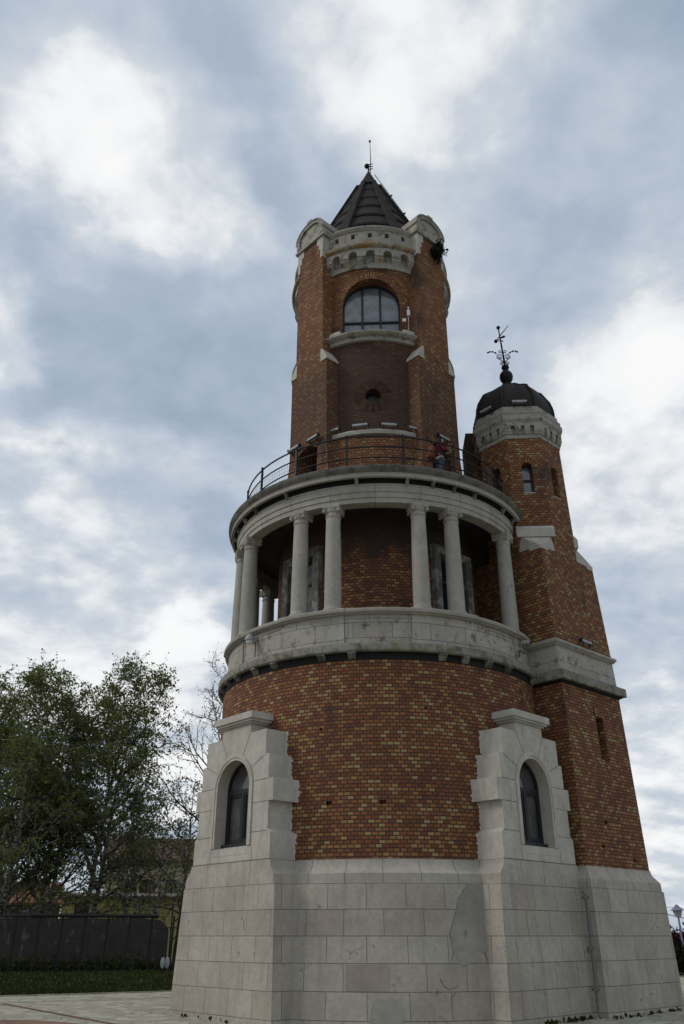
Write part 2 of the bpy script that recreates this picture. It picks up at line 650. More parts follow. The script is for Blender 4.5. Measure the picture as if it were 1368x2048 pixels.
def empty(name, loc=(0, 0, 0)):
    o = bpy.data.objects.new(name, None)
    o.empty_display_size = .3
    COL.objects.link(o)
    o.location = loc
    return o


def tag(o, label, cat, group=None):
    o['label'] = label
    o['category'] = cat
    if group:
        o['group'] = group
    return o


def struct(o):
    o['kind'] = 'structure'
    return o


def arch_band(mb, S, r1, r2, a0, a1, n, cz, ct=0.0, su=1.0):
    """band of radial bricks on a surface S(t, z); u runs radially, v along the arc"""
    rm = (r1 + r2) / 2
    for i in range(n):
        x0, x1 = R(a0 + (a1 - a0) * i / n), R(a0 + (a1 - a0) * (i + 1) / n)
        q, uv = [], []
        for (rr, x) in ((r1, x0), (r2, x0), (r2, x1), (r1, x1)):
            q.append(S(ct + rr * math.cos(x), cz + rr * math.sin(x)))
            uv.append(((rr - r1) * su, x * rm))
        mb.face(q, uv)


# ------------------------------------------------------------------ the tower
TW = empty('tower')
tag(TW, 'round red brick and stone tower with colonnaded gallery, cone roof and domed turret', 'tower')

# --- plinth
mb = MB()
mb.revolve([(4.96, -.3), (4.94, .1), (4.80, 2.61), (4.76, 2.62), (4.755, 2.80), (4.70, 2.83), (4.63, 2.88), (4.57, 2.96), (4.545, 3.03), (4.54, 3.10), (4.40, 3.105)], 96)
mb.build('plinth', M['ashlar'], TW)

# --- brick drum with put-log holes
mb = MB()
mb.revolve([(4.52, 3.08), (4.50, 7.60)], 120, rref=4.51, solid=True)
drum = mb.build('brick_drum', M['brick'], TW)
ck = MB()
for th, z in ((-15.3, 4.28), (0.35, 4.275), (-18, 5.95), (14, 6.4)):
    P = frame(th)
    fbox(ck, P, -.075, .075, 4.36, 4.6, z - .045, z + .04) if abs(z - 4.3) < .2 else fbox(ck, P, -.03, .03, 4.4, 4.6, z - .025, z + .025)
for phi in (-45.6, 47):
    prism(ck, frame(phi), arch_pts(.70, 3.2, 4.74, 16), 4.30, 5.0)
cut(drum, ck)

# --- window bays on the diagonals
STEPS = [(3.10, 3.66, 1.52), (3.74, 4.33, 1.41), (4.33, 4.82, 1.57), (4.82, 5.38, 1.37), (5.38, 5.97, 1.23)]


def pier(phi, ks=1.0):
    P0_ = frame(phi)
    P = lambda t, r, z: P0_(t * ks, r, z)
    mb = MB()
    secs = [(-.3, 5.06, 1.94), (.1, 5.05, 1.91), (2.60, 4.985, 1.78), (2.605, 4.98, 1.755), (2.80, 4.975, 1.745), (2.88, 4.97, 1.66), (2.96, 4.965, 1.595), (3.05, 4.96, 1.565), (3.10, 4.96, 1.56)]
    mb.loft([[P(-w_, 3.6, z), P(w_, 3.6, z), P(w_, F, z), P(-w_, F, z)] for z, F, w_ in secs])
    base = mb.build('bay_base', M['ashlar'], TW)
    # stepped surround, one outline
    o = []
    for i, (z0, z1, w_) in enumerate(STEPS):
        o += [(w_, z0), (w_, z1)]
    o += [(.60, 5.97), (.58, 6.20), (-.58, 6.20), (-.60, 5.97)]
    for i, (z0, z1, w_) in reversed(list(enumerate(STEPS))):
        o += [(-w_, z1), (-w_, z0)]
    mb = MB()
    prism(mb, P, o, 3.9, 4.95)
    # cap stone with a moulded lip
    cap = MB()
    for z0, z1, w_, F in ((6.20, 6.245, .66, 5.00), (6.245, 6.30, .74, 5.05), (6.30, 6.46, .80, 5.09)):
        fbox(cap, P, -w_, w_, 4.0, F, z0, z1)
    sur = mb.build('window_surround', M['dressed'], TW, 25)
    ck = MB()
    prism(ck, P, arch_pts(.66, 3.42, 4.74, 20), 4.58, 5.2)
    cut(sur, ck)
    cap.build('cap_stone', M['dressed'], sur)
    # archivolt
    mb = MB()
    ring_prism(mb, P, arch_pts(.80, 3.44, 4.74, 20), arch_pts(.725, 3.44, 4.74, 20), 4.94, 4.985, False)
    ring_prism(mb, P, arch_pts(.727, 3.44, 4.74, 20), arch_pts(.655, 3.44, 4.74, 20), 4.94, 4.968, False)
    mb.build('archivolt', M['dressed'], sur)
    # sloping stone sill
    mb = MB()
    mb.loft([[P(-.658, r, z) for r, z in ((4.48, 3.30), (4.955, 3.26), (4.955, 3.275), (4.70, 3.50), (4.48, 3.50))],
             [P(.658, r, z) for r, z in ((4.48, 3.30), (4.955, 3.26), (4.955, 3.275), (4.70, 3.50), (4.48, 3.50))]])
    mb.build('stone_sill', M['dressed'], sur)
    # joints between the blocks
    jt = MB()

    def seg(t0, z0, t1, z1, wd=.011):
        d = Vector((t1 - t0, z1 - z0))
        n = Vector((-d.y, d.x)).normalized() * wd / 2
        prism(jt, P, [(t0 - n.x, z0 - n.y), (t1 - n.x, z1 - n.y), (t1 + n.x, z1 + n.y), (t0 + n.x, z0 + n.y)], 4.93, 4.953)
    for sgn in (-1, 1):
        seg(sgn * .81, 3.70, sgn * 1.41, 3.70)
        seg(sgn * .81, 4.33, sgn * 1.41, 4.33)
        seg(sgn * .81, 4.82, sgn * 1.37, 4.82)
        seg(sgn * .70, 5.15, sgn * 1.23, 5.38)
        seg(sgn * .33, 5.49, sgn * .60, 5.97)
    seg(-.80, 3.38, -.80, 3.12, .008)
    seg(.85, 3.38, .85, 3.12, .008)
    seg(-1.52, 3.112, 1.52, 3.112)
    jt.build('mortar_joints', M['joint'], sur)
    # ragged white mortar where stone meets brick
    rng = random.Random(int(phi) + 99)
    rg = MB()
    for (z0, z1, w_) in STEPS:
        for sgn in (-1, 1):
            z = z0
            while z < z1 - .02:
                h = min(rng.uniform(.03, .075), z1 - z)
                e = rng.uniform(.008, .05)
                rr = math.sqrt(4.515 ** 2 - (w_ * ks) ** 2) - .06
                fbox(rg, P, sgn * (w_ - .02), sgn * (w_ + e), rr, math.sqrt(4.515 ** 2 - ((w_ + e) * ks) ** 2) + .018, z, z + h)
                z += h + rng.choice((0, 0, .01))
    rg.build('mortar_edge', M['mortar'], sur, 0, False)
    # the window
    fr = MB()
    ring_prism(fr, P, arch_pts(.67, 3.50, 4.74, 20), arch_pts(.59, 3.58, 4.74, 20), 4.56, 4.655)
    fbox(fr, P, -.60, .60, 4.57, 4.66, 4.66, 4.76)
    fbox(fr, P, -.045, .045, 4.57, 4.662, 3.57, 4.67)
    for sgn in (-1, 1):
        a, b_ = (.045, .59) if sgn > 0 else (-.59, -.045)
        ring_prism(fr, P, [(a, 3.58), (b_, 3.58), (b_, 4.66), (a, 4.66)], [(a + .05, 3.64), (b_ - .05, 3.64), (b_ - .05, 4.61), (a + .05, 4.61)], 4.575, 4.645)
    fro = fr.build('window_frame', M['frame'], sur)
    pn = MB()
    prism(pn, P, arch_pts(.60, 3.57, 4.74, 20), 4.54, 4.60)
    pn.build('glass_pane', M['glass'], sur)
    sl_ = MB()
    fbox(sl_, P, -.665, .665, 4.6, 4.76, 3.47, 3.525)
    sl_.build('metal_sill', M['frame'], sur)


for phi, ks in ((-45.6, 1.0), (47, .95)):
    pier(phi, ks)

# --- lower cornice: modillions, slab, frieze, rail
mb = MB()
mb.revolve([(4.49, 7.55), (4.515, 7.575), (4.52, 7.735), (4.60, 7.742)], 120)
mb.build('cornice_bed', M['crust_shade'], TW)
mb = MB()
mb.revolve([(4.50, 7.738), (4.64, 7.74), (4.665, 7.765), (4.668, 7.93), (4.655, 7.95), (4.44, 7.99)], 120)
mb.build('cornice_slab', M['slab'], TW)


def modillion_mesh(r0, r1, z0, z1, wd):
    P = frame(0)
    m_ = MB()
    poly = [(r0, z0), (r0 + .3 * (r1 - r0), z0 + .01), (r1 - .25 * (r1 - r0), z0 + .5 * (z1 - z0)), (r1, z0 + .72 * (z1 - z0)), (r1, z1), (r0, z1)]
    m_.loft([[P(-wd / 2, r, z) for r, z in poly], [P(wd / 2, r, z) for r, z in poly]])
    return m_


rngm = random.Random(5)
proto = modillion_mesh(4.47, 4.645, 7.57, 7.745, .19).build('modillion', M['grimy'], TW)
for k in range(-9, 10):
    if k > -9 and rngm.random() < .25:
        continue
    o = proto if k == -9 else proto.copy()
    if k != -9:
        COL.objects.link(o)
        o.parent = TW
    o.rotation_euler.z = R(k * 9.2 + rngm.uniform(-.8, .8) + 1.0)

PAIRS = [22.5 + 45 * k for k in range(-4, 4)]
mb = MB()
mb.revolve([(4.385, 7.97), (4.38, 8.77)], 120)
fz = mb.build('parapet_wall', M['frieze'], TW)
for pc in PAIRS:
    mb = MB()
    mb.revolve([(4.37, 7.97), (4.425, 7.97), (4.42, 8.765), (4.37, 8.765)], 14, pc - 11.5, pc + 11.5, caps=True)
    mb.build('pedestal', M['frieze'], TW)
for k in range(8):                        # sunk panels with a raised frame and small drops
    mb = MB()
    c0 = 45 * k - 180
    for a0_, a1_, z0, z1 in ((-10.5, 10.5, 8.66, 8.70), (-10.6, -10.0, 8.2, 8.70), (10.0, 10.6, 8.2, 8.70)):
        mb.revolve([(4.375, z0), (4.40, z0 + .004), (4.40, z1 - .004), (4.375, z1)], 8, c0 + a0_, c0 + a1_, caps=True)
    for a in (-4.8, -3.9, 3.9, 4.8, 0, .9):
        mb.revolve([(4.375, 8.50), (4.395, 8.504), (4.395, 8.656), (4.375, 8.66)], 1, c0 + a - .2, c0 + a + .2, caps=True)
    mb.build('panel_moulding', M['frieze'], TW)
mb = MB()
mb.revolve([(4.37, 8.755), (4.44, 8.76), (4.47, 8.79), (4.52, 8.80), (4.535, 8.83), (4.53, 8.885), (4.50, 8.905), (3.85, 8.91)], 120)
for pc in PAIRS:
    mb.revolve([(4.40, 8.752), (4.475, 8.753), (4.505, 8.785), (4.56, 8.795), (4.575, 8.83), (4.57, 8.892), (4.54, 8.912), (4.0, 8.916)], 14, pc - 11.8, pc + 11.8, caps=True)
mb.build('parapet_rail', M['column'], TW)

# --- gallery: floor, inner drum, columns, architrave, soffit
mb = MB()
mb.revolve([(4.35, 8.3), (3.0, 8.3)], 64)
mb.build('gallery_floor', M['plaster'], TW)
mb = MB()
mb.revolve([(3.87, 8.3), (3.87, 8.91)], 96)
mb.build('parapet_back', M['frieze'], TW)
mb = MB()
mb.revolve([(3.05, 8.2), (3.05, 12.4)], 96, rref=3.05, solid=True)
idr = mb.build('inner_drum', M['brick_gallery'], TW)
ck = MB()
GW = (-45, 45, 135, -135)
for phi in GW:
    fbox(ck, frame(phi), -.56, .56, 2.72, 3.3, 8.32, 11.25)
cut(idr, ck)
for phi in GW[:2]:
    P = frame(phi)
    mb = MB()
    ring_prism(mb, P, [(-.80, 8.3), (.80, 8.3), (.80, 11.45), (-.80, 11.45)], [(-.55, 8.34), (.55, 8.34), (.55, 11.2), (-.55, 11.2)], 2.8, 3.10)
    o = mb.build('door_surround', M['grimy'], TW)
    mb = MB()
    ring_prism(mb, P, [(-.55, 8.34), (.55, 8.34), (.55, 11.2), (-.55, 11.2)], [(-.46, 8.44), (.46, 8.44), (.46, 11.1), (-.46, 11.1)], 2.82, 2.89)
    for z in (9.6, 10.45):
        fbox(mb, P, -.46, .46, 2.83, 2.88, z, z + .07)
    fbox(mb, P, -.035, .035, 2.83, 2.885, 8.44, 11.1)
    mb.build('door_frame', M['frame'], o)
    mb = MB()
    fbox(mb, P, -.47, .47, 2.81, 2.845, 8.43, 11.11)
    mb.build('glass_pane', M['glass_sky'] if phi < 0 else M['glass_dark'], o)


def column_mesh():
    b = MB()
    pr = [(.235, 0), (.262, .005), (.285, .035), (.285, .07), (.262, .10), (.236, .105), (.238, .135), (.228, .15), (.226, .2)]
    for i in range(1, 9):
        k = i / 8
        pr.append((.226 - .031 * k ** 1.6, .2 + 2.48 * k))
    pr += [(.195, 2.70), (.215, 2.715), (.215, 2.745), (.196, 2.755), (.195, 2.83), (.21, 2.84), (.225, 2.87), (.236, 2.91), (.236, 2.935)]
    b.revolve(pr, 28, rref=.22)
    # plinth-less base, square abacus with small corner scrolls
    b.loft([[(-q, -q, z), (q, -q, z), (q, q, z), (-q, q, z)] for z, q in ((2.93, .215), (2.95, .236), (3.0, .242), (3.055, .242))])
    for sx in (-1, 1):
        for sy in (-1, 1):
            b.tube([(sx * .20, sy * .10, 2.885), (sx * .20, sy * .222, 2.885)], [.044, .046], 10)
            b.tube([(sx * .20, sy * .218, 2.885), (sx * .20, sy * .232, 2.885)], [.025, .02], 8)
    return b


RCOL = 4.19
colproto = column_mesh().build('column', M['column'], TW, 40)
first = True
for pc in PAIRS:
    for s_ in (-1, 1):
        a = pc + s_ * 6.7
        if 72 < a < 108:
            continue                       # the stair turret stands there
        o = colproto if first else colproto.copy()
        if not first:
            COL.objects.link(o)
            o.parent = TW
        first = False
        P = frame(a)
        o.location = P(0, RCOL, 8.905)
        o.rotation_euler.z = R(a)

mb = MB()
mb.revolve([(3.98, 12.40), (3.98, 11.965), (4.315, 11.96), (4.32, 12.10), (4.345, 12.105), (4.35, 12.26), (4.375, 12.265), (4.38, 12.44), (4.40, 12.46), (4.40, 12.49)], 120)
mb.build('architrave', M['arch'], TW)
mb = MB()
mb.revolve([(3.99, 12.36), (3.0, 12.36)], 64)
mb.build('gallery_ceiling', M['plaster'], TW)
mb = MB()
mb.revolve([(4.37, 12.485), (4.385, 12.49), (4.385, 12.60), (4.58, 12.612)], 120)
mb.build('upper_cornice_bed', M['crust_shade'], TW)
mb = MB()
mb.revolve([(4.40, 12.606), (4.575, 12.608), (4.585, 12.70), (4.60, 12.715), (4.60, 12.735)], 120)
mb.build('cornice_fillet', M['column'], TW)
mb = MB()
mb.revolve([(4.58, 12.733), (4.615, 12.735), (4.635, 12.77), (4.665, 12.82), (4.675, 12.865), (4.675, 12.915), (4.655, 12.935), (4.60, 12.95), (2.4, 12.955)], 120)
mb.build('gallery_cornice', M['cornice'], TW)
brp = MB()
P = frame(0)
poly = [(4.39, 12.455), (4.43, 12.46), (4.50, 12.56), (4.57, 12.59), (4.572, 12.615), (4.39, 12.615)]
brp.loft([[P(-.045, r, z) for r, z in poly], [P(.045, r, z) for r, z in poly]])
brk = brp.build('cornice_bracket', M['grimy'], TW)
k0 = True
for k in range(-10, 11):
    if rngm.random() < .30:
        continue
    o = brk if k0 else brk.copy()
    if not k0:
        COL.objects.link(o)
        o.parent = TW
    k0 = False
    o.rotation_euler.z = R(k * 9.0 + 2.5 + rngm.uniform(-.5, .5))

# --- railing on the gallery
RR = 4.15
mb = MB()
for z, rad in ((14.15, .024), (13.81, .020), (13.46, .020)):
    mb.tube([(RR * math.sin(R(a)), -RR * math.cos(R(a)), z) for a in range(-180, 181, 4)], rad, 8, False)
railing = mb.build('railing', M['rail'], TW)
pp = MB()
pp.box(-.028, .028, -.028, .028, 12.9, 14.15)
pp.sphere((0, 0, 14.2), .045, 10, 6)
pp.box(-.05, .05, -.05, .05, 12.93, 12.97)
post = pp.build('post', M['rail'], railing)
for i, a in enumerate([11.2 + 22.0 * k for k in range(-8, 8)]):
    o = post if i == 0 else post.copy()
    if i:
        COL.objects.link(o)
        o.parent = railing
    o.location = (RR * math.sin(R(a)), -RR * math.cos(R(a)), 0)
    o.rotation_euler.z = R(a)
mb = MB()
for a in np.arange(-180, 180, 1.5):
    x, y = RR * math.sin(R(a)), -RR * math.cos(R(a))
    mb.tube([(x, y, 12.97), (x, y, 13.81)], .0035, 3, False)
for z in (13.10, 13.22, 13.34, 13.58, 13.70):
    mb.tube([(RR * math.sin(R(a)), -RR * math.cos(R(a)), z) for a in range(-180, 181, 6)], .0035, 3, False)
mb.build('wire_mesh', M['rail'], railing, 0, False)

# --- upper tower: core
mb = MB()
mb.revolve([(2.80, 12.9), (2.79, 15.10)], 96, rref=2.8, solid=True)
ub = mb.build('upper_base', M['brick_buttress'], TW)
ck = MB()
for phi in (-45, 45, 135, -135):
    prism(ck, frame(phi), arch_pts(.475, 12.97, 14.84, 12, .24), 2.15, 3.3)
cut(ub, ck)
mb = MB()
mb.revolve([(2.77, 15.09), (2.83, 15.10), (2.84, 15.20), (2.80, 15.27), (2.60, 15.33)], 96)
mb.build('base_ledge', M['column'], TW)
mb = MB()
mb.revolve([(2.61, 15.095), (2.60, 22.2)], 96, rref=2.6, solid=True)
core = mb.build('upper_core', M['brick_up'], TW)
ck = MB()
for phi in (0, 90, 180, -90):
    prism(ck, frame(phi), arch_pts(.96, 19.02, 20.45, 24), 2.12, 3.0)
    Pq = frame(phi)
    prism(ck, Pq, [(.25 * math.cos(2 * math.pi * k / 24), 16.63 + .25 * math.sin(2 * math.pi * k / 24)) for k in range(24)], 2.15, 3.0)
cut(core, ck)


def cylS(phi, rad):
    def S(t, z):
        a = R(phi) + t / rad
        return Vector((rad * math.sin(a), -rad * math.cos(a), z))
    return S


mb = MB()
arch_band(mb, cylS(0, 2.606), .963, 1.28, 0, 180, 48, 20.45)
mb.build('window_arch', M['brick_buttress'], TW)
mb = MB()
arch_band(mb, cylS(0, 2.616), .252, .60, 0, 360, 48, 16.63)
mb.build('oculus_ring', M['brick_ring'], TW)
P = frame(0)
mb = MB()
prism(mb, P, [(.26 * math.cos(2 * math.pi * k / 24), 16.63 + .26 * math.sin(2 * math.pi * k / 24)) for k in range(24)], 2.14, 2.2)
mb.build('oculus_pane', M['glass_sky'], TW)
fr = MB()
ring_prism(fr, P, arch_pts(.97, 19.1, 20.45, 24), arch_pts(.90, 19.2, 20.45, 24), 2.16, 2.26)
for t in (-.30, .30):
    fbox(fr, P, t - .035, t + .035, 2.17, 2.25, 19.2, 20.45 + math.sqrt(.9 ** 2 - .3 ** 2) - .01)
fbox(fr, P, -.90, .90, 2.175, 2.245, 19.80, 19.86)
uw = fr.build('window_frame', M['frame'], TW)
mb = MB()
prism(mb, P, arch_pts(.95, 19.12, 20.45, 24), 2.14, 2.19)
mb.build('glass_pane', M['glass_sky'], uw)
# sill balcony
mb = MB()
mb.revolve([(2.59, 18.74), (2.70, 18.75), (2.71, 18.89), (2.76, 18.90), (2.83, 18.93), (2.87, 18.98), (2.87, 19.04), (2.84, 19.06), (2.60, 19.12)], 96)
mb.build('window_sill', M['crown'], TW)
for s_ in (-1, 1):
    mb = MB()
    mb.revolve([(2.6, 19.10), (2.80, 19.10), (2.79, 19.22), (2.6, 19.24)], 5, s_ * 26 - 4, s_ * 26 + 4, caps=True)
    mb.build('sill_block', M['dressed'], TW)

# --- buttresses
DIAG = (-45, 45, 135, -135)
for phi in DIAG:
    P = frame(phi)
    mb = MB()
    secs = [(12.9, 2.96, 1.02), (13.9, 2.94, .99), (14.85, 2.92, .89), (16.0, 2.92, .875), (18.10, 2.935, .86), (18.101, 2.935, .675), (23.47, 2.975, .63)]
    mb.loft([[P(-w_, 1.4, z), P(w_, 1.4, z), P(w_, F, z), P(-w_, F, z)] for z, F, w_ in secs])
    bt = mb.build('buttress', M['brick_buttress'], TW, 20)
    ck = MB()
    prism(ck, P, arch_pts(.47, 12.97, 14.85, 12, .24), 2.2, 3.3)
    cut(bt, ck)
    mb = MB()

    def S(t, z):
        return P(t, 2.945, z)
    arch_band(mb, S, .66, .98, 47, 133, 26, 14.43)
    mb.build('door_arch', M['brick_buttress'], bt)
    mb = MB()
    fbox(mb, P, -.47, .47, 2.2, 2.26, 12.96, 15.1)
    mb.build('door_leaf', M['frame'], bt)
    # stone weatherings of the set-off
    mb = MB()
    for s_ in (-1, 1):
        prism(mb, P, [(s_ * .60, 18.06), (s_ * .90, 18.06), (s_ * .90, 18.14), (s_ * .665, 18.55), (s_ * .60, 18.55)], 1.9, 2.965)
    mb.build('weathering', M['dressed'], bt)
    # quoins and rounded cap
    mb = MB()
    for s_ in (-1, 1):
        for a_, b_, z0, z1 in ((.36, .67, 23.18, 23.50), (.46, .665, 22.92, 23.18), (.54, .66, 22.55, 22.92)):
            t0, t1 = (a_, b_) if s_ > 0 else (-b_, -a_)
            fbox(mb, P, t0, t1, 2.3, 2.995, z0, z1)
    mb.build('quoin', M['dressed'], bt)
    mb = MB()
    fbox(mb, P, -.76, .76, 2.1, 3.06, 23.50, 23.60)
    fbox(mb, P, -.71, .71, 2.1, 3.02, 23.60, 23.66)
    prism(mb, P, arch_pts(.665, 23.66, 24.00, 18, .50), 2.0, 2.99)
    ring_prism(mb, P, arch_pts(.70, 23.66, 24.00, 18, .54), arch_pts(.56, 23.66, 24.00, 18, .41), 2.0, 3.055, False)
    ring_prism(mb, P, arch_pts(.74, 23.92, 24.00, 18, .58), arch_pts(.69, 23.92, 24.00, 18, .53), 2.0, 3.08, False)
    prism(mb, P, [(-.15, 24.52), (.15, 24.52), (.12, 24.64), (-.12, 24.64)], 2.1, 3.09)
    mb.build('buttress_cap', M['crown'], bt)

# --- crown: corbel table with niches, rusty ledge, pierced parapet
mb = MB()
mb.revolve([(2.4, 21.86), (2.66, 21.86), (2.67, 21.95), (2.72, 22.02), (2.82, 22.12), (2.84, 22.20), (2.87, 22.215), (2.87, 22.25), (2.85, 22.26), (2.85, 22.62), (2.4, 22.62)], 120)
co = mb.build('corbel_table', M['crown'], TW, 25)
ck = MB()
for side in (0, 90, 180, 270):
    for a in (-24.5, -12.2, 0, 12.2, 24.5):
        prism(ck, frame(side + a), arch_pts(.15, 22.02, 22.33, 10), 2.615, 3.1)
cut(co, ck)
mb = MB()
mb.revolve([(2.45, 22.585), (2.86, 22.59), (2.93, 22.63), (2.955, 22.68), (2.95, 22.74), (2.90, 22.78), (2.84, 22.86), (2.5, 22.90)], 120)
mb.build('crown_ledge', M['rusty'], TW)
mb = MB()
mb.revolve([(2.3, 22.85), (2.79, 22.86), (2.78, 23.46), (2.3, 23.46)], 120)
cr = mb.build('crown_parapet', M['crown'], TW)
ck = MB()
for side in (0, 90, 180, 270):
    for a in (-24.5, -12.2, 0, 12.2, 24.5):
        fbox(ck, frame(side + a), -.07, .07, 2.6, 3.0, 23.12, 23.34)
cut(cr, ck)
mb = MB()
mb.revolve([(2.5, 23.44), (2.80, 23.45), (2.82, 23.49), (2.855, 23.52), (2.87, 23.57), (2.865, 23.62), (2.80, 23.66), (2.3, 23.72)], 120)
mb.build('crown_coping', M['crown'], TW)

# --- cone roof
ZA, ZB, RB = 29.55, 23.66, 2.50
mb = MB()
prof = [(RB, ZB)]
nst = 6
for i in range(nst):
    k0_, k1_ = i / nst, (i + 1) / nst
    za_, zb_ = ZB + (ZA - ZB) * k0_ * .86, ZB + (ZA - ZB) * k1_ * .86
    rb_ = RB * (ZA - zb_) / (ZA - ZB)
    prof += [(rb_ + .06, zb_ - .17), (rb_ + .105 * (1 - k0_ * .5), zb_ - .165), (rb_ + .10 * (1 - k0_ * .5), zb_ - .06), (rb_ + .03, zb_)]
prof += [(.40, 28.6), (.03, ZA)]
mb.revolve(prof, 64)
roof = mb.build('cone_roof', M['roof'], TW, 30)
mb = MB()
for k in range(8):
    a = 22.5 + 45 * k
    P = frame(a)
    for z0, z1 in ((ZB, 28.55),):
        r0_, r1_ = RB * (ZA - z0) / (ZA - ZB), RB * (ZA - z1) / (ZA - ZB)
        w0, w1 = .19, .08
        mb.loft([[P(-w0, r0_ - .1, z0), P(w0, r0_ - .1, z0), P(w0, r0_ + .15, z0), P(-w0, r0_ + .15, z0)],
                 [P(-w1, r1_ - .1, z1), P(w1, r1_ - .1, z1), P(w1, r1_ + .13, z1), P(-w1, r1_ + .13, z1)]])
mb.build('roof_rib', M['roof'], roof, 20)
mb = MB()
mb.revolve([(.56, 28.33), (.58, 28.38), (.54, 28.45), (.43, 28.62), (.03, 29.6)], 32)
mb.build('roof_cap', M['roof'], roof, 30)
mb = MB()
mb.tube([(0, 0, 29.4), (0, 0, 29.85)], .03, 8)
mb.sphere((-.06, 0, 29.93), .11, 12, 8)
mb.tube([(.07, 0, 29.45), (.10, 0, 30.4), (.085, 0, 31.4)], [.022, .018, .012], 6)
mb.sphere((.085, 0, 31.42), .05, 8, 6, 1.4)
for z in (29.72, 29.86, 30.0):
    mb.tube([(-.02, -.01, z), (.18, -.02, z + .03)], .02, 6)
mb.build('lightning_rod', M['iron'], roof)
mb = MB()
for k in range(12):
    z0 = ZB + .2 + k * .42
    r_ = RB * (ZA - z0) / (ZA - ZB) + .17
    P = frame(62)
    if k % 3 == 0:
        mb.tube([P(0, r_ - .15, z0), P(0, r_ + .06, z0 + .03)], .035, 6)
pts = []
for k in range(20):
    z0 = ZB + .1 + k * .29
    pts.append(frame(62)(0, RB * (ZA - z0) / (ZA - ZB) + .16, z0))
mb.tube(pts, .014, 5)
mb.build('lightning_conductor', M['iron'], roof)

# --- stair turret
TCX, TCY = 4.85, -.30


def sq(cx, h, z, cy=TCY):
    return [(cx, cy - h, z), (cx + h, cy, z), (cx, cy + h, z), (cx - h, cy, z)]


mb = MB()
mb.loft([sq(4.85, 2.42, -.3), sq(4.85, 2.40, .1), sq(4.84, 2.34, 2.60), sq(4.84, 2.30, 2.605), sq(4.84, 2.295, 2.80), sq(4.84, 2.21, 2.88), sq(4.84, 2.13, 2.96), sq(4.84, 2.09, 3.04), sq(4.84, 2.085, 3.10)])
mb.build('turret_plinth', M['ashlar'], TW, 20)
mb = MB()
mb.loft([sq(4.85, 2.05, 3.09), sq(4.81, 1.985, 7.60)])
tl = mb.build('turret_wall', M['brick_turret'], TW, 20)
ck = MB()
PT = frame(45, (4.83, TCY))
fbox(ck, PT, -.02, .34, .9, 1.8, 5.72, 6.86)
for t_, z_ in ((-.35, 4.12), (-.63, 3.52), (.75, 3.28)):
    fbox(ck, PT, t_, t_ + .14, 1.28, 1.7, z_, z_ + .085)
cut(tl, ck)
mb = MB()
fbox(mb, PT, 0, .32, 1.20, 1.32, 5.73, 5.765)
mb.build('slit_sill', M['white'], tl)
mb = MB()
for i in range(6):
    pass
q = [PT(-.06, 1.4353, 6.865), PT(.38, 1.4353, 6.865), PT(.38, 1.4328, 7.12), PT(-.06, 1.4328, 7.12)]
mb.face(q, [(0, 0), (0, .44), (.25, .44), (.25, 0)])
mb.build('slit_lintel', M['brick_turret'], tl)
mb = MB()
mb.loft([sq(4.81, 1.97, 7.55), sq(4.81, 2.08, 7.60), sq(4.81, 2.10, 7.63)])
mb.build('turret_cornice_bed', M['crust_shade'], tl, 20)
mb = MB()
mb.loft([sq(4.81, 2.08, 7.628), sq(4.81, 2.22, 7.63), sq(4.81, 2.22, 7.86), sq(4.81, 2.03, 7.92)])
mb.build('string_slab', M['slab'], tl, 20)
mb = MB()
mb.loft([sq(4.80, 1.99, 7.91), sq(4.79, 1.965, 8.60)])
mb.build('string_band', M['frieze'], tl, 20)
mb = MB()
mb.loft([sq(4.79, 1.96, 8.598), sq(4.79, 2.02, 8.61), sq(4.79, 2.05, 8.64), sq(4.79, 2.05, 8.66), sq(4.79, 2.10, 8.665), sq(4.79, 2.11, 8.74), sq(4.79, 1.97, 8.80)])
mb.build('string_rail', M['column'], tl, 20)
mb = MB()
mb.loft([sq(4.79, 1.96, 8.75), sq(4.72, 1.87, 11.60)])
tm = mb.build('turret_shaft', M['brick_turret'], TW, 20)


def octo(a, z, cx=4.70, cy=TCY):
    return [(cx + a / math.cos(R(22.5)) * math.sin(R(22.5 + 45 * k)), cy - a / math.cos(R(22.5)) * math.cos(R(22.5 + 45 * k)), z) for k in range(8)]


mb = MB()
mb.loft([octo(1.30, 9.2, 4.715), octo(1.305, 12.4, 4.715), octo(1.26, 15.62, 4.70)])
to = mb.build('turret_octagon', M['brick_turret'], TW, 20)
ck = MB()
OW = (0, -45, 45, 90)
for phi in OW:
    prism(ck, frame(phi, (4.705, TCY)), arch_pts(.165, 13.60, 14.52, 12), .97, 1.6)
cut(to, ck)
for phi in OW:
    P = frame(phi, (4.705, TCY))
    mb = MB()
    arch_band(mb, lambda t, z: P(t, 1.2765 if z > 14.6 else 1.2785, z), .167, .33, 0, 180, 20, 14.52)
    mb.build('window_arch', M['brick_turret'], to)
    mb = MB()
    ring_prism(mb, P, arch_pts(.17, 13.6, 14.52, 12), arch_pts(.125, 13.66, 14.52, 12), 1.0, 1.04)
    fbox(mb, P, -.13, .13, 1.0, 1.05, 14.12, 14.19)
    mb.build('window_frame', M['frame'], to)
    mb = MB()
    prism(mb, P, arch_pts(.15, 13.62, 14.52, 12), .985, 1.01)
    mb.build('glass_pane', M['glass_sky'], to)
    mb = MB()
    fbox(mb, P, -.17, .17, 1.02, 1.30, 13.585, 13.62)
    mb.build('window_sill', M['lamp_grey'], to)
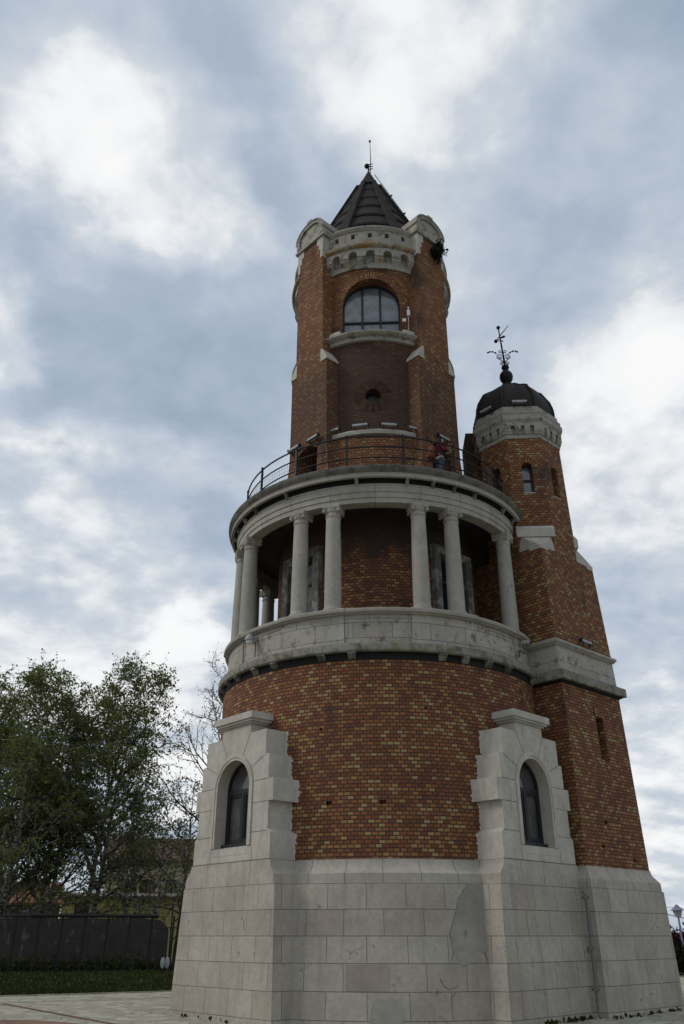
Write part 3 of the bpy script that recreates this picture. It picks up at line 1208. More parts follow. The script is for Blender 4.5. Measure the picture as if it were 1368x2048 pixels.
# stone weatherings above the front and right corners
for phi, lab in ((0, 0), (90, 0)):
    P = frame(phi, (4.715, TCY))
    mb = MB()
    tt = .585
    mb.loft([[P(-tt, 1.22, 11.56), P(tt, 1.22, 11.56), P(0.05, 1.86, 11.50), P(-.05, 1.86, 11.50)],
             [P(-tt, 1.22, 11.66), P(tt, 1.22, 11.66), P(.06, 1.88, 11.62), P(-.06, 1.88, 11.62)],
             [P(-.50, 1.22, 12.10), P(.50, 1.22, 12.10), P(.42, 1.36, 12.08), P(-.42, 1.36, 12.08)]])
    mb.loft([[P(-.56, 1.2, 12.08), P(.56, 1.2, 12.08), P(.56, 1.41, 12.08), P(-.56, 1.41, 12.08)],
             [P(-.56, 1.2, 12.38), P(.56, 1.2, 12.38), P(.56, 1.41, 12.34), P(-.56, 1.41, 12.34)],
             [P(-.55, 1.2, 12.48), P(.55, 1.2, 12.48), P(.55, 1.315, 12.47), P(-.55, 1.315, 12.47)]])
    mb.build('corner_weathering', M['dressed'], to, 20)
# cornice
mb = MB()
mb.loft([octo(1.24, 15.55), octo(1.29, 15.56), octo(1.30, 15.68), octo(1.335, 15.70), octo(1.345, 15.76), octo(1.37, 15.80), octo(1.375, 16.10), octo(1.375, 16.14)])
tc_ = mb.build('turret_corbel', M['crown'], TW, 20)
ck = MB()
for k in range(8):
    for t in (-.30, 0, .30):
        fbox(ck, frame(45 * k, (4.70, TCY)), t - .06, t + .06, 1.255, 1.6, 15.66, 15.99)
cut(tc_, ck)
mb = MB()
mb.loft([octo(1.385, 16.13), octo(1.40, 16.15), octo(1.415, 16.19), octo(1.43, 16.20), octo(1.435, 16.36), octo(1.375, 16.40), octo(1.375, 16.43), octo(1.395, 16.45), octo(1.40, 16.52), octo(1.33, 16.54), octo(1.32, 16.74), octo(1.2, 16.78)])
mb.build('turret_cornice', M['crown'], TW, 20)
# dome with melon lobes
mb = MB()
dp = [(1.25, 16.72), (1.255, 16.95), (1.235, 17.15), (1.17, 17.40), (1.06, 17.62), (.95, 17.84), (.78, 17.97), (.60, 18.09), (.47, 18.21), (.34, 18.33), (.20, 18.42), (.12, 18.48), (.10, 18.60)]
rows = []
for r_, z_ in dp:
    row = []
    for k in range(64):
        a = 2 * math.pi * k / 64
        q = abs(((math.degrees(a) + 22.5) % 45) - 22.5)       # 0 on the face, 22.5 on the rib
        lob = 1.0 / math.cos(R(q)) * (1 - .018 * (q / 22.5) ** 6 + .02 * (1 - (q / 22.5) ** 2))
        row.append((4.68 + r_ * lob * math.sin(a), TCY - r_ * lob * math.cos(a), z_))
    rows.append(row)
mb.loft(rows)
dome = mb.build('turret_dome', M['dome'], TW, 40)
mb = MB()
for k in range(8):
    a = R(22.5 + 45 * k)
    mb.tube([(4.68 + (r_ * 1.085 + .0) * math.sin(a), TCY - (r_ * 1.085) * math.cos(a), z_ + .005) for r_, z_ in dp[:-2]], .04, 6)
mb.build('dome_rib', M['dome'], dome)
# ball finial and weather vane (the mast leans left)
mb = MB()
BX = 4.63
VS = .70
mb.revolve([(.10, 18.42), (.13, 18.52), (.11, 18.58), (.165, 18.66), (.215, 18.76), (.232, 18.87), (.215, 18.97), (.15, 19.07), (.09, 19.13), (.075, 19.17), (.115, 19.21), (.135, 19.27), (.115, 19.33), (.06, 19.37), (.03, 19.40)], 24, c=(BX, TCY))
mb.build('ball_finial', M['iron'], dome)
mb = MB()


def vane_pt(h, dx=0, dy=0):
    return Vector((BX - .055 * h * VS + dx * VS, TCY + dy * VS, 19.38 + h * VS))


mb.tube([vane_pt(0), vane_pt(2.35)], [.04, .02], 8)
mb.sphere(vane_pt(2.38), .07, 10, 6)


def scroll(cx, cz, r0, r1, a0, a1, s_, rad=.014):
    pts = []
    for i in range(22):
        k = i / 21
        a = R(a0 + (a1 - a0) * k)
        rr = r0 + (r1 - r0) * k
        pts.append(vane_pt(cz + rr * math.sin(a), s_ * (cx + rr * math.cos(a))))
    mb.tube(pts, rad, 5)


for s_ in (-1, 1):
    scroll(.13, .12, .10, .03, -110, 330, s_)
    scroll(.19, .55, .16, .04, -130, 420, s_)
    scroll(.12, .86, .11, .03, -200, 200, s_)
    mb.tube([vane_pt(.16, s_ * .02), vane_pt(.32, s_ * .16), vane_pt(.48, s_ * .34)], .016, 5)
    arc = [vane_pt(.62 + .24 * math.sin(R(20 + 110 * i / 10)), s_ * (.28 + .46 * i / 10)) for i in range(11)]
    mb.tube(arc, .012, 5)
    for i in (2, 5, 8, 10):
        mb.sphere(arc[i], .035, 8, 5)
for i in range(4):
    mb.sphere(vane_pt(1.05 + .16 * i), .034, 8, 5)
ax = Vector((.30, -.78, .0)) * VS
cpt = vane_pt(1.82)
mb.tube([cpt - ax * .45, cpt + ax * 1.05], [.022, .012], 6)
mb.sphere(cpt - ax * .5, .07, 10, 6)
perp = Vector((0, 0, .02))
side = Vector((0.05, 0.02, .13)) * VS
mb.loft([[cpt + ax * .10 + side, cpt + ax * .10 - side, cpt + ax * .16 - side, cpt + ax * .16 + side],
         [cpt + ax * .75 + side * .5, cpt + ax * .75 - side * .1, cpt + ax * .80 - side * .1, cpt + ax * .80 + side * .5]])
mb.tube([cpt + ax * .12 + Vector((0, 0, -.12)), cpt + ax * .42 + Vector((.02, 0, -.20))], [.03, .045], 6)
scroll(.05, 1.56, .08, .02, -60, 300, -1, .012)
scroll(.06, 1.50, .07, .02, -60, 300, 1, .012)
mb.build('weather_vane', M['iron'], dome)
# corbelled brick doorway on the gallery side of the turret
mb = MB()
for z0, z1, x0 in ((15.05, 16.70, 3.08), (14.82, 15.05, 3.16), (14.60, 14.82, 3.24), (14.38, 14.60, 3.32), (14.15, 14.38, 3.40), (12.95, 14.15, 3.46)):
    mb.box(x0, 4.2, -.15, 1.1, z0, z1)
mb.build('turret_doorway', M['brick_up'], TW, 20)
# rain pipe between the bay and the turret plinth
mb = MB()
a_, b_ = pix_at(1171, 1790, 21.45), pix_at(1199, 2036, 21.35)
mb.tube([a_ + Vector((-.04, .1, .08)), a_, a_ + (b_ - a_) * .72, b_ + Vector((0, 0, .1)), b_ + Vector((.02, -.05, 0))], .034, 8)
for k in (.02, .45, .78):
    p_ = a_ + (b_ - a_) * k
    mb.box(p_.x - .065, p_.x + .065, p_.y - .05, p_.y + .12, p_.z - .03, p_.z + .03)
mb.build('rain_pipe', M['pipe'], TW)
#PART2
# ------------------------------------------------------------------ pixel helpers for things fixed to the walls
def pix_cyl(x, y, rad):
    v = pix_dir(x, y)
    o = Vector((0, -CD, EYE))
    a = v.x * v.x + v.y * v.y
    b = 2 * (o.x * v.x + o.y * v.y)
    c = o.x * o.x + o.y * o.y - rad * rad
    k = (-b - math.sqrt(max(b * b - 4 * a * c, 0))) / (2 * a)
    return o + v * k


def pix_plane(x, y, phi, F, c=(0, 0)):
    v = pix_dir(x, y)
    o = Vector((-c[0], -CD - c[1], EYE))
    n = Vector((math.sin(R(phi)), -math.cos(R(phi)), 0))
    k = (F - o.dot(n)) / v.dot(n)
    return Vector((0, -CD, EYE)) + v * k


def copy_tree(o, parent=None):
    c = o.copy()
    COL.objects.link(c)
    if parent:
        c.parent = parent
    for ch in list(o.children):
        copy_tree(ch, c)
    return c


# ------------------------------------------------------------------ small things on the tower
def make_flood(L=.52):
    e = empty('floodlight')
    b = MB()
    b.loft([[(x, -.045, -.03), (x, .045, -.03), (x, .05, .025), (x, .02, .05), (x, -.03, .045)] for x in (-L / 2, L / 2)])
    h = b.build('housing', M['lamp_grey'], e, 20)
    for s_ in (-1, 1):
        b = MB()
        b.box(s_ * L / 2 - .02, s_ * L / 2 + .02, -.05, .055, -.04, .055)
        b.build('end_cap', M['black'], h)
        b = MB()
        b.box(s_ * L * .3 - .012, s_ * L * .3 + .012, -.01, .02, -.13, -.03)
        b.box(s_ * L * .3 - .012, s_ * L * .3 + .012, -.01, .14, -.14, -.12)
        b.build('bracket', M['black'], e)
    return e


fl0 = make_flood()
FL = []
for th, lab in ((-27, 'grey bar floodlight at the left end of the stone ledge below the oculus'),
                (-8.5, 'grey bar floodlight just left of centre on the ledge below the oculus'),
                (9.3, 'grey bar floodlight just right of centre on the ledge below the oculus'),
                (26.5, 'grey bar floodlight at the right end of the stone ledge below the oculus')):
    p = frame(th)(0, 2.84, 15.40)
    FL.append((p, th, lab))
for x, y, phi, lab in ((625, 876, -45, 'grey bar floodlight above the dark arched doorway on the left'),
                       (588, 897, -45, 'grey bar floodlight on the far left edge behind the railing'),
                       (888, 876, 45, 'grey bar floodlight on the brick above the person with the backpack')):
    FL.append((pix_plane(x, y, phi, 3.04), phi, lab))
FL.append((Vector((4.68, TCY - 1.42, 16.86)), 0, 'pale bar floodlight at the front foot of the black dome'))
FL.append((frame(-45, (4.68, TCY))(0, 1.42, 16.86), -45, 'pale bar floodlight at the left foot of the black dome'))
FL.append((PT(-.15, 1.52, 8.90), 45, 'grey bar floodlight lying on the stone band of the stair turret'))
for i, (p, th, lab) in enumerate(FL):
    o = fl0 if i == 0 else copy_tree(fl0)
    o.location = p
    o.rotation_euler.z = R(th)
    tag(o, lab, 'floodlight', 'bar floodlights on the tower')

# dome camera and its cable
p = pix_cyl(511, 1283, 4.44)
ang = math.degrees(math.atan2(p.x, -p.y))
e = empty('dome_camera', p)
e.rotation_euler.z = R(ang)
b = MB()
b.box(-.05, .05, -.03, .02, -.02, .12)
b.tube([(0, -.02, .08), (0, -.16, .10)], .03, 8)
b.build('wall_arm', M['lamp_grey'], e)
b = MB()
b.revolve([(.001, .16), (.05, .155), (.12, .06), (.125, .0), (.12, -.02), (.10, -.03)], 20, c=(0, -.19))
h = b.build('hood', M['lamp_grey'], e)
b = MB()
b.sphere((0, -.19, -.03), .095, 14, 8)
b.build('bubble', M['white'], e)
b = MB()
b.tube([(.03, -.01, 0), (.05, -.025, -.15), (.03, -.02, -.42)], .013, 6)
b.build('cable', M['black'], e)
tag(e, 'small grey dome camera fixed to the stone parapet on the left', 'camera')

p = pix_cyl(1040, 1291, 4.45)
ang = math.degrees(math.atan2(p.x, -p.y))
e = empty('bullet_camera', p)
e.rotation_euler.z = R(ang)
b = MB()
b.tube([(0, 0, .02), (0, -.10, .03)], .035, 8)
b.build('wall_arm', M['lamp_grey'], e)
b = MB()
b.tube([(0, -.06, .07), (0, -.30, .03)], .06, 12)
b.build('housing', M['lamp_grey'], e)
b = MB()
b.tube([(0, -.297, .031), (0, -.312, .029)], .045, 12)
b.build('lens', M['black'], e)
b = MB()
b.tube([(.02, -.05, .0), (.10, -.10, -.12), (.14, -.06, -.20), (-.06, -.03, -.17), (-.18, -.02, -.20), (-.16, -.02, -.36)], .016, 6)
b.build('cable', M['black'], e)
tag(e, 'bullet camera with a loose black cable under the parapet rail on the right', 'camera')

p = pix_cyl(817, 658, 2.80)
e = empty('antenna', p)
b = MB()
b.tube([(0, 0, -.1), (.03, -.02, .9)], .018, 6)
b.build('pole', M['lamp_grey'], e)
b = MB()
b.box(-.03, .07, -.08, -.02, .52, .74)
b.tube([(.02, -.06, .78), (.02, -.06, .88)], .02, 6)
b.build('upper_box', M['white'], e)
b = MB()
b.box(-.19, -.07, -.08, -.02, .27, .38)
b.build('lower_box', M['white'], e)
tag(e, 'white antenna boxes on a thin pole beside the upper arched window', 'antenna')

b = MB()
p = frame(32)(0, 2.86, 15.36)
b.box(p.x - .05, p.x + .05, p.y - .05, p.y + .04, p.z - .05, p.z + .07)
b.tube([(p.x, p.y - .04, p.z), (p.x, p.y - .10, p.z)], .03, 8)
tag(b.build('junction_box', M['white'], None), 'small white box at the right end of the ledge below the oculus', 'junction box')


# ------------------------------------------------------------------ leaves and trees
def leaf_mat(name, c0, c1, tr=.45):
    m = bpy.data.materials.new(name)
    m.use_nodes = True
    t = m.node_tree
    t.nodes.clear()
    out = N(t, 'ShaderNodeOutputMaterial')
    g = N(t, 'ShaderNodeTexCoord')
    n = tex_noise(t, g.outputs['Object'], .55, 3, .6)
    n2 = tex_noise(t, g.outputs['Object'], 9.0, 2, .6)
    v = math_node(t, 'ADD', math_node(t, 'MULTIPLY', n, .6), math_node(t, 'MULTIPLY', n2, .5))
    c = two_ramp(t, v, .35, c0, .75, c1)
    d = N(t, 'ShaderNodeBsdfDiffuse')
    tl_ = N(t, 'ShaderNodeBsdfTranslucent')
    t.links.new(c, d.inputs['Color'])
    t.links.new(c, tl_.inputs['Color'])
    mx = N(t, 'ShaderNodeMixShader')
    mx.inputs[0].default_value = tr
    t.links.new(d.outputs[0], mx.inputs[1])
    t.links.new(tl_.outputs[0], mx.inputs[2])
    t.links.new(mx.outputs[0], out.inputs['Surface'])
    return m


M['leaf'] = leaf_mat('spring_leaf', (.062, .080, .018), (.205, .225, .062))
M['leaf_b'] = leaf_mat('pale_leaf', (.07, .08, .024), (.20, .205, .07))
M['leaf_red'] = leaf_mat('copper_leaf', (.03, .010, .010), (.07, .022, .02))
M['leaf_dark'] = leaf_mat('dark_leaf', (.008, .010, .006), (.022, .026, .013), .15)
M['bud'] = leaf_mat('bud', (.06, .05, .03), (.14, .12, .06))


def bark_mat(name, base, spots):
    m, t, b = new_mat(name)
    o = obj_coord(t, (1, 1, 3.0))
    n = tex_noise(t, o, 2.6, 5, .65)
    t.links.new(two_ramp(t, n, .42, base, .56, spots), b.inputs['Base Color'])
    b.inputs['Roughness'].default_value = .9
    return m


M['birch'] = bark_mat('birch_bark', (.30, .28, .25), (.035, .03, .026))
M['bark'] = bark_mat('dark_bark', (.045, .036, .030), (.020, .016, .014))


def leaf_mesh(name, pts, size, mat, parent, rng, droop=.5, loc=None):
    """one small pointed blade per point"""
    n = len(pts)
    P_ = np.array(pts, dtype=np.float32)
    d = rng.normal(size=(n, 3))
    d[:, 2] -= droop
    d /= np.linalg.norm(d, axis=1)[:, None]
    q = rng.normal(size=(n, 3))
    s = np.cross(d, q)
    s /= np.linalg.norm(s, axis=1)[:, None] + 1e-9
    L = (size * rng.uniform(.5, 1.7, n))[:, None]
    v = np.empty((n, 4, 3), dtype=np.float32)
    v[:, 0] = P_
    v[:, 1] = P_ + d * L * .5 + s * L * .36
    v[:, 2] = P_ + d * L
    v[:, 3] = P_ + d * L * .5 - s * L * .36
    me = bpy.data.meshes.new(name)
    me.vertices.add(n * 4)
    me.loops.add(n * 4)
    me.polygons.add(n)
    me.vertices.foreach_set('co', v.reshape(-1))
    me.loops.foreach_set('vertex_index', np.arange(n * 4, dtype=np.int32))
    me.polygons.foreach_set('loop_start', np.arange(0, n * 4, 4, dtype=np.int32))
    me.polygons.foreach_set('loop_total', np.full(n, 4, dtype=np.int32))
    me.update()
    me.validate()
    me.materials.append(mat)
    o = bpy.data.objects.new(name, me)
    COL.objects.link(o)
    if parent:
        o.parent = parent
    if loc:
        o.location = loc
    return o


def grow(H, seed, lean=(0, 0), n1=26, n2=7, n3=5, lmax=.36, start=.2, droop=.5, twig=1.3, per=14, jit=.10, r0=.17, up=.75, stems=1, wide=1.0, tj=.03):
    rr = random.Random(seed)
    tub, leaves = MB(), []

    def line(p, d, L, n, g, j):
        pts = [Vector(p)]
        d = d.normalized()
        for i in range(n):
            d = (d + Vector((rr.gauss(0, j), rr.gauss(0, j), rr.gauss(0, j) + g / n))).normalized()
            pts.append(pts[-1] + d * L / n)
        return pts

    def at(pts, k):
        x = k * (len(pts) - 1)
        i = min(int(x), len(pts) - 2)
        return pts[i].lerp(pts[i + 1], x - i), (pts[i + 1] - pts[i]).normalized()

    for st in range(stems):
        a = rr.uniform(0, 6.28)
        hh = H * (1 if st == 0 else rr.uniform(.7, .92))
        d0 = Vector((lean[0], lean[1], 1)) if st == 0 else Vector((lean[0] + .22 * math.cos(a), lean[1] + .22 * math.sin(a), 1))
        trunk = line(Vector((.25 * st * math.cos(a), .25 * st * math.sin(a), -.2)), d0, hh, 14, .25, tj)
        tub.tube(trunk, [r0 * (1 - i / 14) ** .85 + .018 for i in range(15)], 7)
        m1 = n1 if st == 0 else int(n1 * .6)
        for i in range(m1):
            k = start + (1 - start) * ((i + rr.random() * .8) / m1) ** .95
            p, dt = at(trunk, min(k, .985))
            a = i * 2.4 + rr.uniform(-.5, .5)
            sp = rr.uniform(.75, 1.15) * wide
            d = Vector((math.cos(a) * sp, math.sin(a) * sp, up * rr.uniform(.7, 1.4)))
            L = H * lmax * (1.05 - .72 * ((k - start) / (1 - start)) ** 1.3) * rr.uniform(.7, 1.15)
            b1 = line(p, d, L, 7, .15, jit)
            rb = (r0 * (1 - k) ** .85 + .02) * .55
            tub.tube(b1, [rb * (1 - .8 * q / 7) + .006 for q in range(8)], 5, False)
            for j in range(n2):
                kk = .25 + .75 * (j + rr.random()) / n2
                p2, dd = at(b1, min(kk, .99))
                d2 = (dd + Vector((rr.gauss(0, .6), rr.gauss(0, .6), rr.gauss(.1, .4)))).normalized()
                L2 = L * .42 * rr.uniform(.6, 1.2) * (1.15 - .5 * kk)
                b2 = line(p2, d2, L2, 5, -.15 * droop, .16)
                tub.tube(b2, [rb * .4 * (1 - .75 * q / 5) + .004 for q in range(6)], 4, False)
                for t_ in range(n3):
                    p3, dd3 = at(b2, min(.2 + .8 * (t_ + rr.random()) / n3, .99))
                    d3 = (dd3 * .7 + Vector((rr.gauss(0, .6), rr.gauss(0, .6), rr.gauss(0, .3) - droop * .4))).normalized()
                    L3 = twig * rr.uniform(.5, 1.2)
                    b3 = line(p3, d3, L3, 4, -droop, .14)
                    tub.tube(b3, [.011, .009, .007, .006, .004], 3, False)
                    for q in range(per):
                        pp_, _ = at(b3, min(.1 + .9 * rr.random(), .995))
                        leaves.append(pp_ + Vector((rr.gauss(0, .07), rr.gauss(0, .07), rr.gauss(0, .07))))
    return tub, leaves


def tree(label, base, H, seed, leafmat, bark, size=.13, cat='tree', group='trees beyond the wall', name='birch_tree', droop=.6, **kw):
    e = empty(name, base)
    tub, leaves = grow(H, seed, droop=droop, **kw)
    tub.build('trunk', bark, e, 60, False)
    if leaves:
        leaf_mesh('crown', leaves, size, leafmat, e, np.random.default_rng(seed), droop)
    tag(e, label, cat, group)
    return e


def gpos(x, d):
    p = pix_at(x, 1872, d)
    p.z = 0
    return p


def hz(y, d):
    v = pix_dir(200, y)
    return EYE + d * v.z / math.hypot(v.x, v.y)


tree('tall birch with a domed crown and pale forked trunk behind the wall', gpos(165, 57), hz(1348, 57), 3, M['leaf'], M['birch'], lean=(.06, 0), n1=36, n2=8, n3=6, per=9, stems=2, lmax=.31, start=.24)
tree('broad dark birch at the left edge of the picture', gpos(-5, 56), hz(1362, 56), 8, M['leaf'], M['birch'], lean=(.0, 0), n1=36, n2=8, n3=6, per=9, stems=3, lmax=.33, start=.14)
tree('shorter drooping birch between the two tall birches', gpos(78, 59), hz(1400, 59), 21, M['leaf'], M['birch'], lean=(.01, 0), n1=32, n2=7, n3=6, per=9, stems=2, lmax=.30, start=.14)
tree('thin young birch in front of the tan house', gpos(268, 55), hz(1610, 55), 34, M['leaf_b'], M['birch'], lean=(.08, 0), n1=15, n2=5, n3=4, per=6, stems=2, lmax=.36, start=.34, r0=.12)
tree('leaning sapling with a long side limb nearest the tower', gpos(304, 54), hz(1640, 54), 55, M['leaf_b'], M['birch'], lean=(.12, 0), n1=12, n2=5, n3=4, per=6, stems=1, lmax=.50, start=.26, r0=.10, wide=1.3)
tree('bare wide branching tree with only buds close behind the tower', gpos(432, 63), hz(1352, 63), 71, M['bud'], M['bark'], size=.10, name='bare_tree', droop=-.25, n1=22, n2=8, n3=5, per=3, lmax=.42, start=.22, jit=.17, r0=.22, up=.8, twig=.9)
tree('sparse brownish tree low behind the saplings', gpos(352, 66), hz(1575, 66), 91, M['bud'], M['bark'], size=.14, name='bare_tree', droop=-.1, n1=20, n2=7, n3=4, per=4, lmax=.40, start=.2, jit=.15, r0=.15)
tree('birch cut off by the left picture edge behind the broad one', gpos(-60, 61), hz(1385, 61), 63, M['leaf'], M['birch'], n1=30, n2=7, n3=6, per=9, stems=2, lmax=.32, start=.14)

# plant growing out of the right buttress
p = pix_plane(868, 505, 45, 3.0)
e = empty('wall_plant', p)
rr = random.Random(4)
tb, lv = MB(), []
for i in range(22):
    a = rr.uniform(-.7, .7)
    o_ = frame(45)(a, .6, 0).normalized()
    d = (o_ * .7 + Vector((0, 0, rr.uniform(-2.2, .7)))).normalized()
    L = rr.uniform(.2, .5)
    q = [Vector((0, 0, .05)), d * L * .5 + Vector((0, 0, .04)), d * L + Vector((0, 0, -.05))]
    tb.tube(q, [.014, .009, .004], 4)
    for j in range(20):
        k = rr.uniform(.25, 1)
        lv.append(d * L * k + Vector((rr.gauss(0, .05), rr.gauss(0, .05), rr.gauss(0, .06))))
for i in range(34):
    lv.append(Vector((.24, -.16, .16)) + Vector((rr.gauss(0, .08), rr.gauss(0, .08), rr.gauss(0, .09))))
tb.build('stems', M['bark'], e)
leaf_mesh('foliage', lv, .085, M['leaf_dark'], e, np.random.default_rng(4), .3)
tag(e, 'dark shrub sprouting from the brick under the right buttress cap', 'plant')


# ------------------------------------------------------------------ ground
def sheet(name, poly, z, mat):
    b = MB()
    b.face([(x, y, z) for x, y in poly])
    return struct(b.build(name, mat, None, 0))


def grass_mat():
    m, t, b = new_mat('lawn')
    o = obj_coord(t)
    n = tex_noise(t, o, .35, 5, .65)
    n2 = tex_noise(t, o, 7.0, 5, .7)
    c = ramp(t, n, [(.3, (.026, .032, .012)), (.52, (.040, .046, .018)), (.66, (.066, .060, .030)), (.8, (.085, .072, .042))])
    c = mixc(t, .7, c, two_ramp(t, n2, .3, (.5, .5, .5), .7, (1.3, 1.3, 1.3)), 'MULTIPLY')
    t.links.new(c, b.inputs['Base Color'])
    b.inputs['Roughness'].default_value = .95
    bump(t, b, n2, .8, .05)
    return m


def paving_mat(name, c0, c1):
    m, t, b = new_mat(name)
    o = obj_coord(t)
    vo = N(t, 'ShaderNodeTexVoronoi', feature='F1')
    vo.inputs['Scale'].default_value = 2.6
    t.links.new(o, vo.inputs['Vector'])
    ve = N(t, 'ShaderNodeTexVoronoi', feature='DISTANCE_TO_EDGE')
    ve.inputs['Scale'].default_value = 2.6
    t.links.new(o, ve.inputs['Vector'])
    sp = N(t, 'ShaderNodeSeparateColor')
    t.links.new(vo.outputs['Color'], sp.inputs[0])
    c = two_ramp(t, sp.outputs[0], 0, c0, 1, c1)
    n = tex_noise(t, o, 1.1, 5, .65)
    c = mixc(t, .6, c, two_ramp(t, n, .3, (.75, .74, .72), .7, (1.15, 1.15, 1.1)), 'MULTIPLY')
    moss = tex_noise(t, o, .6, 5, .7)
    c = mixc(t, map_range(t, moss, .5, .7, 0, .45), c, (.20, .20, .10))
    c = mixc(t, map_range(t, ve.outputs['Distance'], .01, .06, .75, 0), c, (.15, .14, .10))
    t.links.new(c, b.inputs['Base Color'])
    b.inputs['Roughness'].default_value = .85
    bump(t, b, ve.outputs['Distance'], .4, .03)
    return m


M['grass'] = grass_mat()
M['paving'] = paving_mat('pale_paving', (.28, .258, .20), (.42, .395, .325))
M['red_paving'] = paving_mat('red_paving', (.16, .07, .05), (.23, .11, .08))
sheet('ground', [(-700, -300), (700, -300), (700, 900), (-700, 900)], 0.0, M['grass'])
G1, G2 = pix_ground(0, 1994), pix_ground(345, 1984)
dg = (G2 - G1).normalized()
A_, B_ = G1 - dg * 40, G2 + dg * 60
sheet('paving', [(A_.x, A_.y), (A_.x + 10, -60), (B_.x + 6, -60), (B_.x, B_.y)], .004, M['paving'])
# kerb along the lawn
b = MB()
nn = Vector((-dg.y, dg.x, 0))
b.loft([[A_ + nn * .0, A_ + nn * .12, A_ + nn * .12 + Vector((0, 0, .035)), A_ + Vector((0, 0, .035))],
        [B_ + nn * .0, B_ + nn * .12, B_ + nn * .12 + Vector((0, 0, .035)), B_ + Vector((0, 0, .035))]])
struct(b.build('kerb', M['paving'], None, 0))


def strip(name, a, c, wd, z, mat):
    d = (c - a).normalized()
    n = Vector((-d.y, d.x, 0)) * wd / 2
    return sheet(name, [((q).x, (q).y) for q in (a - n, c - n, c + n, a + n)], z, mat)


a_, b_ = pix_ground(0, 2007), pix_ground(345, 1996)
M['joint_strip'] = plain('paving_joint', (.09, .075, .06), .9, 0, .3, 5)
M['brown_strip'] = plain('brown_strip', (.12, .06, .045), .85, 0, .3, 4)
strip('paving_joint', a_ - dg * 30, b_ + dg * 20, .07, .008, M['joint_strip'])
a_, b_ = pix_ground(6, 2008), pix_ground(222, 2048)
strip('paving_strip', a_, b_ + (b_ - a_) * 1.5, .16, .008, M['brown_strip'])
c_ = pix_ground(70, 2042)
cc = c_ + Vector((-1.1, -3.2, 0)).normalized() * 3.2
sheet('red_paving', [(cc.x + 3.2 * math.cos(R(k * 6)), cc.y + 3.2 * math.sin(R(k * 6))) for k in range(60)], .012, M['red_paving'])

# grass blades on the visible lawn
rg = np.random.default_rng(12)
pts = []
dvec = np.array([dg.x, dg.y])
nvec = np.array([-dg.y, dg.x])
for i in range(42000):
    s_ = rg.uniform(-10, 24)
    q = rg.uniform(0, 1) ** 1.7 * 20 + .14
    xy = np.array([G1.x, G1.y]) + dvec * s_ + nvec * q
    pts.append((xy[0], xy[1], -.01))
M['blade'] = leaf_mat('grass_blade', (.022, .032, .010), (.06, .07, .025), .2)
gm = leaf_mesh('grass', pts, .10, M['blade'], None, rg, -1.6)
gm['kind'] = 'stuff'

# ------------------------------------------------------------------ boundary wall and mesh fence
wallmat = stone_mat('old_wall', (.060, .050, .044), (.34, .13), .35, 0, streak=0)
a_, b_ = gpos(-260, 53.5), gpos(336, 52.5)
e = empty('boundary_wall', a_)
u = (b_ - a_)
Lw = u.length
e.rotation_euler.z = math.atan2(u.y, u.x)
ht = hz(1836, 52.8)
b = MB()
rr = random.Random(9)
top = [(i * Lw / 40, ht + rr.uniform(-.07, .05)) for i in range(38)] + [(Lw * .965, ht - .1), (Lw * .985, ht - .3), (Lw, ht - .6)]
poly = [(0, -.2)] + [(Lw, -.2)] + top[::-1]
b.loft([[(x, -.2, z) for x, z in poly], [(x, .2, z) for x, z in poly]])
b.build('wall', wallmat, e, 0)
b = MB()
for x0, x1 in ((Lw * .58, Lw * .66), (Lw * .72, Lw * .74), (Lw * .49, Lw * .53)):
    b.box(x0, x1, -.24, .24, ht + .04, ht + .10)
    b.build('coping_stone', M['column'], e)
    b = MB()
tag(e, 'old dark brick wall with crumbling top behind the mesh fence', 'wall')

a_, b_ = gpos(-260, 50.5), gpos(352, 49.2)
e = empty('mesh_fence', a_)
u = b_ - a_
Lf = u.length
e.rotation_euler.z = math.atan2(u.y, u.x)
zt = hz(1833, 49.5)
b = MB()
for i in range(int(Lf / .14)):
    b.tube([(i * .14, 0, .05), (i * .14, 0, zt + .55 + .05 * math.sin(i * .8))], .006, 3, False)
for i in range(21):
    b.tube([(0, 0, .1 + i * .15), (Lf, 0, .1 + i * .15)], .006, 3, False)
M['fence'] = plain('fence_steel', (.022, .019, .017), .8, 0, .2)
b.build('wire_mesh', M['fence'], e, 0, False)
b = MB()
b.tube([(0, -.06, zt), (Lf * .55, -.06, zt)], .045, 8)
b.tube([(Lf * .5, -.07, zt + .03), (Lf * .935, -.07, zt + .02)], .095, 10)
b.build('top_pipe', M['fence'], e)
i = 0
for x in np.linspace(1.0, Lf * .985, 13):
    b = MB()
    b.tube([(x, -.04, -.1), (x + .05, -.04, zt + .05)], .055, 6)
    b.tube([(x, -.04, .3), (x + .6, .9, -.05)], .03, 5)
    b.build('post', M['fence'], e)
tag(e, 'dark wire mesh fence with a thick top pipe along the lawn', 'fence')

# gate frame close to the tower
p0 = gpos(341, 48.5)
e = empty('gate_frame', p0)
b = MB()
for dx in (-.62, 0, .9):
    b.tube([(dx, 0, 0), (dx, 0, 3.05 if dx == 0 else 1.5)], .04, 6)
b.tube([(-.45, 0, 3.05), (.6, 0, 3.05)], .035, 6)
b.tube([(-1.0, 0, 1.98), (.9, 0, 1.98)], .035, 6)
b.build('frame', M['fence'], e)
b = MB()
b.tube([(0, 0, 2.1), (.9, 0, 3.0)], .03, 5)
b.build('upper_brace', M['fence'], e)
b = MB()
b.tube([(0, 0, 1.3), (.7, 0, 1.98)], .03, 5)
b.build('lower_brace', M['fence'], e)
tag(e, 'dark steel gate frame with diagonal braces beside the tower base', 'gate')

